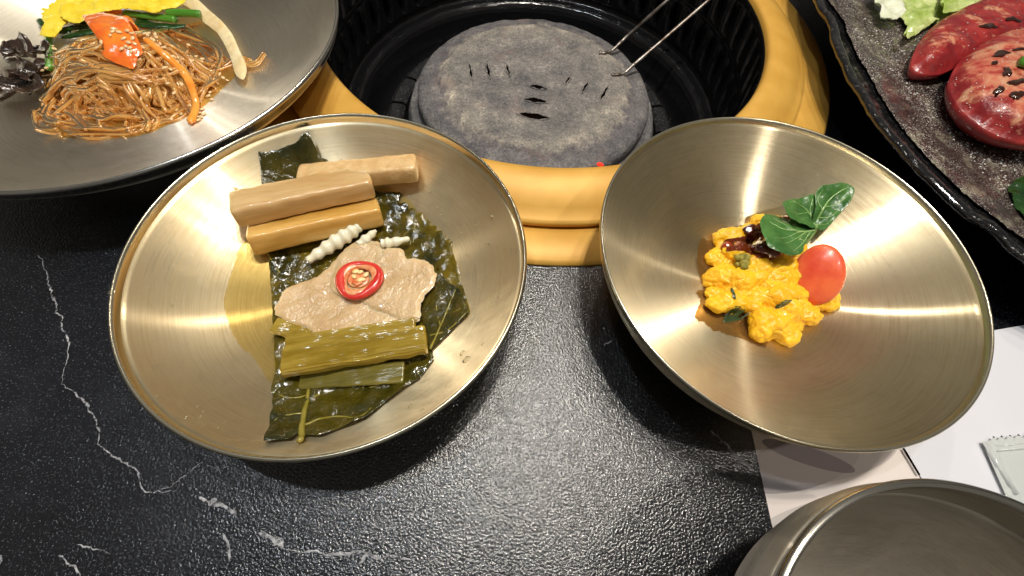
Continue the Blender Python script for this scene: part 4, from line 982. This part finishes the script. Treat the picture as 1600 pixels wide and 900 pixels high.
def w_noodle(x, y):
    if x < 95: return 'on the noodles beside the black mushrooms', 'beside the mushrooms'
    if x < 160: return 'below the yellow egg, left of the pepper', 'left of the pepper'
    if x < 252 and y < 72: return 'between the pepper piece and the top of the carrot strip', 'by the top of the carrot'
    if x > 330: return 'on the last noodles below the onion strip', 'below the onion'
    if y > 125: return 'on the lower noodles left of the carrot strip', 'left of the lower carrot'
    if x > 292: return 'on the noodles between the carrot and the onion', 'between carrot and onion'
    return 'on the noodles around the middle of the carrot strip', 'around the carrot'
def w_plate(x, y):
    if x < 60: return 'fallen beside the mushrooms at the left of the plate', 'at the left of the plate'
    if x < 200: return 'alone on the plate in front of the noodle pile', 'in front of the noodles'
    if y < 160: return 'on the plate just right of the carrot strip', 'right of the carrot'
    if x > 303: return 'on the bare plate right of the carrot tip', 'right of the carrot tip'
    return 'on the plate left of the carrot tip', 'left of the carrot tip'
seeds(sd, lambda x, y: topz(x, y, .0078), w_pepper)
seeds(sn, lambda x, y: topz(x, y, .0036), w_noodle)
seeds(sp_, lambda x, y: NP(x, y, .0012), w_plate)

# ------------------------------------------------------------ dark ceramic plate, upper right
rim_px = [(1262, -60), (1276, 0), (1296, 35), (1303, 65), (1319, 103), (1344, 145), (1363, 182), (1396, 219), (1433, 261), (1470, 298), (1512, 336), (1558, 364), (1600, 401), (1680, 450)]
rz_ = .036
left = [P(x, y, rz_) for x, y in rim_px]
cen = P(1790, 60, rz_)
rest = []
a0 = math.atan2(left[-1].y-cen.y, left[-1].x-cen.x); a1 = math.atan2(left[0].y-cen.y, left[0].x-cen.x)
if a1 < a0: a1 += 2*math.pi
r0 = (left[-1]-cen).length; r1 = (left[0]-cen).length
for k in range(1, 12):
    u = k/12; a = a0+(a1-a0)*u; r = r0+(r1-r0)*u+.03*math.sin(math.pi*u); rest.append(Vector((cen.x+r*math.cos(a), cen.y+r*math.sin(a), rz_)))
ring = resample(catmull(left+rest, 8, True), .003)
pc = thing('ceramic_plate', (cen.x, cen.y, 0), 'large glossy black ceramic plate with a wavy rim at the upper right', 'plate')
V, F = [], []
pr = [(.0, .0005, 0), (.62, .0005, 0), (.70, .004, 0), (.86, .016, 0), (.975, rz_-.007, 0), (.997, rz_-.003, .0), (1.0, rz_-.0008, 0), (.994, rz_+.0004, 0), (.982, rz_+.0004, 0), (.970, rz_-.0015, 0), (.955, rz_-.0055, 0), (.93, rz_-.012, 0), (.86, .0175, 0), (.74, .0125, 0), (.55, .010, 0), (0, .009, 0)]
n = len(ring); rows = []
for k, z, _ in pr:
    row = []
    for i, p in enumerate(ring):
        q = cen+(p-cen)*k; zz = z+(.0012*nz3(q.x, q.y, 0, 40, 8) if k > .8 else 0)+(.0006*nz3(q.x, q.y, 1, 200, 8) if k > .9 else 0)
        row.append(len(V)); V.append((q.x, q.y, zz))
    rows.append(row)
for A, B in zip(rows, rows[1:]):
    for i in range(n): F.append((A[i], A[(i+1) % n], B[(i+1) % n], B[i]))
mesh('plate_body', V, F, glaze, pc)
R2 = [(p.x-cen.x, p.y-cen.y) for p in ring]; RA = [(math.atan2(y, x), math.hypot(x, y)) for x, y in R2]; RA.sort()
def psurf(x, y):
    a = math.atan2(y-cen.y, x-cen.x); r = math.hypot(x-cen.x, y-cen.y)
    import bisect
    i = bisect.bisect(RA, (a, 0)) % len(RA); k = r/RA[i][1]
    tab = [(0, .009), (.55, .010), (.74, .0125), (.86, .0175), (.93, rz_-.012), (.955, rz_-.0055), (1, rz_)]
    for (k0, z0), (k1, z1) in zip(tab, tab[1:]):
        if k <= k1: return z0+(z1-z0)*(k-k0)/(k1-k0)
    return rz_
dl = [(1304, -20), (1318, 30), (1336, 75), (1356, 112), (1378, 152), (1410, 200), (1450, 246), (1492, 288), (1540, 328), (1600, 372), (1680, 400), (1760, 200), (1700, -20)]
o = sheet('dressing', dl, psurf, .0012, .0016, dressing_m, step=.0022, edge=.002, amp=.0005, freq=200, jag=.0015); tag(o, 'grainy dark dressing with pale oil flecks pooled in the ceramic plate', 'dressing')
rng = random.Random(5); gb = Bag()
for k in range(3200):
    x = rng.uniform(1315, 1640); y = rng.uniform(15, 400); lim = 1340+(y-60)*.9 if y > 60 else 1325
    edge_d = (x-lim)
    if edge_d < 6: continue
    band = abs((x-1400)-(y-150)*1.15)
    if nz3(x*.01, y*.01, 0, 3, 4) < -.05 and rng.random() < .7: continue
    if band > 95 and rng.random() < .55: continue
    q = PS(x, y, psurf, .003); V, F = ico(q, rng.uniform(.0002, .0007), 1, (1.3, .9, .6)); gb.add((V, F))
o = gb.build('oil_fleck', gran); tag(o, 'pale fatty flecks floating all over the dark dressing', 'dressing flecks', None, 'stuff')
def psheet(name, ol, lift, th, mat, label, cat, **k):
    o = sheet(name, ol, psurf, lift, th, mat, **k); centre_origin(o); return tag(o, label, cat)
# tomato wedges: bodies built as skinned crescents with a cut face
def crescent(name, pts, lift, w0, ht, mat, cutm, label, seed):
    t_ = thing(name, PS(*pts[len(pts)//2], psurf), label, 'tomato wedge')
    c = catmull([PS(x, y, psurf, l) for (x, y), l in zip(pts, lift)], 10); V, F = [], []; rows = []; m = len(c)
    for i, p in enumerate(c):
        t = (c[min(i+1, m-1)]-c[max(i-1, 0)]).normalized(); s = t.cross(Vector((0, 0, 1))).normalized(); u = i/(m-1); k = max(.03, math.sin(math.pi*min(1, u*.5+.02)))**.6 if False else min(1, (u*2.2+.004))**.55
        row = []
        for j in range(20):
            a = 2*math.pi*j/20; x = math.cos(a)*w0*k; z = math.sin(a)*ht*k*(1 if math.sin(a) < 0 else .8); q = p+s*x+Vector((0, 0, z)); q += (s*math.cos(a)+Vector((0, 0, math.sin(a))))*.0012*nz3(q.x, q.y, q.z, 70, seed)
            row.append(len(V)); V.append(q)
        rows.append(row)
    for A, B in zip(rows, rows[1:]):
        for j in range(20): F.append((A[j], A[(j+1) % 20], B[(j+1) % 20], B[j]))
    F.append(tuple(reversed(rows[0]))); F.append(tuple(rows[-1]))
    mesh('flesh', V, F, mat, t_); return t_
w1 = thing('tomato_wedge', PS(1520, 50, psurf), 'long red tomato wedge lying behind the charred one', 'tomato wedge')
f1 = sheet('flesh', [(1426, 94), (1434, 70), (1460, 40), (1500, 18), (1555, -4), (1620, -20), (1700, -22), (1705, 50), (1640, 58), (1600, 64), (1560, 78), (1515, 96), (1478, 112), (1446, 112), (1430, 104)], psurf, .001, .024, tomato_body, w1, step=.0016, edge=.016, amp=.002, freq=45, seed=71, topamp=lambda x, y, d: .0012*nz3(x, y, 0, 120, 5))
w2 = thing('tomato_wedge', PS(1590, 150, psurf), 'big red tomato piece with a glazed dark cut top at the right edge', 'tomato wedge')
f2 = sheet('flesh', [(1486, 128), (1496, 100), (1522, 76), (1560, 60), (1600, 52), (1680, 58), (1700, 150), (1690, 228), (1630, 228), (1575, 218), (1532, 196), (1500, 165)], psurf, .001, .034, tomato_body, w2, step=.0018, edge=.030, amp=.002, freq=40, seed=72, topamp=lambda x, y, d: .0016*nz3(x, y, 0, 120, 6))
def ontop(o, px, py, off=0.0):
    bv = BVHTree.FromPolygons([v.co.copy() for v in o.data.vertices], [tuple(p.vertices) for p in o.data.polygons]); h = bv.ray_cast(ORG, ray(px, py).normalized())
    return h[0]+h[1]*off
def glz(o, spots, parent):
    bv = BVHTree.FromPolygons([v.co.copy() for v in o.data.vertices], [tuple(p.vertices) for p in o.data.polygons])
    def tz(x, y):
        h = bv.ray_cast(Vector((x, y, .2)), Vector((0, 0, -1))); return h[0].z if h[0] is not None else 0.0
    for i, (x, y, a, b, th) in enumerate(spots):
        c = ontop(o, x, y); ol = []
        for k in range(22):
            q = 2*math.pi*k/22; r = 1+.75*noise.noise(Vector((math.cos(q)*1.6, math.sin(q)*1.6, i*3.7))); u, v = a*r*math.cos(q), b*r*math.sin(q)
            ol.append((c.x+u*math.cos(th)-v*math.sin(th), c.y+u*math.sin(th)+v*math.cos(th)))
        sheet('dark_glaze', ol, tz, .0001, .0012, char_m, parent, step=.0008, edge=.0016, world=True, seed=i)
gb = Bag(); bv1, bv2 = [BVHTree.FromPolygons([v.co.copy() for v in o.data.vertices], [tuple(p.vertices) for p in o.data.polygons]) for o in (f1, f2)]
for k in range(420):
    x, y = rng.uniform(1430, 1640), rng.uniform(5, 225); d = ray(x, y).normalized(); hs = [h for h in (bv1.ray_cast(ORG, d), bv2.ray_cast(ORG, d)) if h[0] is not None]
    if not hs or nz3(x*.01, y*.01, 1, 4, 9) < .02: continue
    h = min(hs, key=lambda h: h[3]); gb.add(ico(h[0], rng.uniform(.0002, .0005), 1, (1.3, .9, .6)))
o = gb.build('oil_fleck', gran); tag(o, 'pale oil flecks clinging to the two red tomato pieces', 'dressing flecks', None, 'stuff')
glz(f1, [(1545, 42, .0075, .0020, .25), (1582, 30, .008, .0022, .2)], w1)
glz(f2, [(1565, 84, .0065, .0022, .5), (1590, 78, .006, .0016, .2), (1572, 112, .0050, .0022, 1.2), (1590, 128, .0065, .0026, .4), (1560, 142, .0034, .0014, 1.0), (1588, 150, .004, .0022, .9), (1553, 100, .0022, .0012, 1)], w2)
ntz = ontop(f2, 1596, 102, .002); V, F = tube([ntz+Vector((-.0028, .001, 0)), ntz, ntz+Vector((.003, -.001, .001))], .0034, n=14, flat=.8); o = mesh('scallion_slice', V, F, scallion); centre_origin(o); tag(o, 'small bright green scallion slice on the glazed tomato', 'scallion')
for k, (ol, lf_, mt, lab, cat) in enumerate([
    ([(1362, -20), (1372, 10), (1380, 26), (1398, 30), (1412, 20), (1408, 0), (1400, -20)], .010, lettuce_w, 'white crunchy lettuce rib at the left end of the salad', 'lettuce'),
    ([(1410, 20), (1418, 40), (1412, 62), (1430, 55), (1450, 40), (1475, 30), (1500, 20), (1515, 5), (1505, -20), (1430, -20), (1405, 0)], .007, lettuce_m, 'frilly pale green lettuce leaf beside the white rib', 'lettuce'),
    ([(1470, 10), (1490, 18), (1512, 14), (1530, 4), (1536, -16), (1480, -20)], .015, lettuce_m, 'upper small lettuce curl touching the long tomato wedge', 'lettuce')]):
    psheet('lettuce_leaf', ol, lf_, .0022, mt, lab, cat, step=.0014, edge=.001, amp=.0045, freq=80, seed=50+k, jag=.0015)
psheet('dark_greens', [(1580, 290), (1600, 275), (1640, 280), (1650, 340), (1610, 345), (1588, 318)], .004, .002, dark_green, 'dark green leaf at the right edge below the tomato', 'greens', step=.0018, edge=.001, amp=.003, freq=90, seed=60)
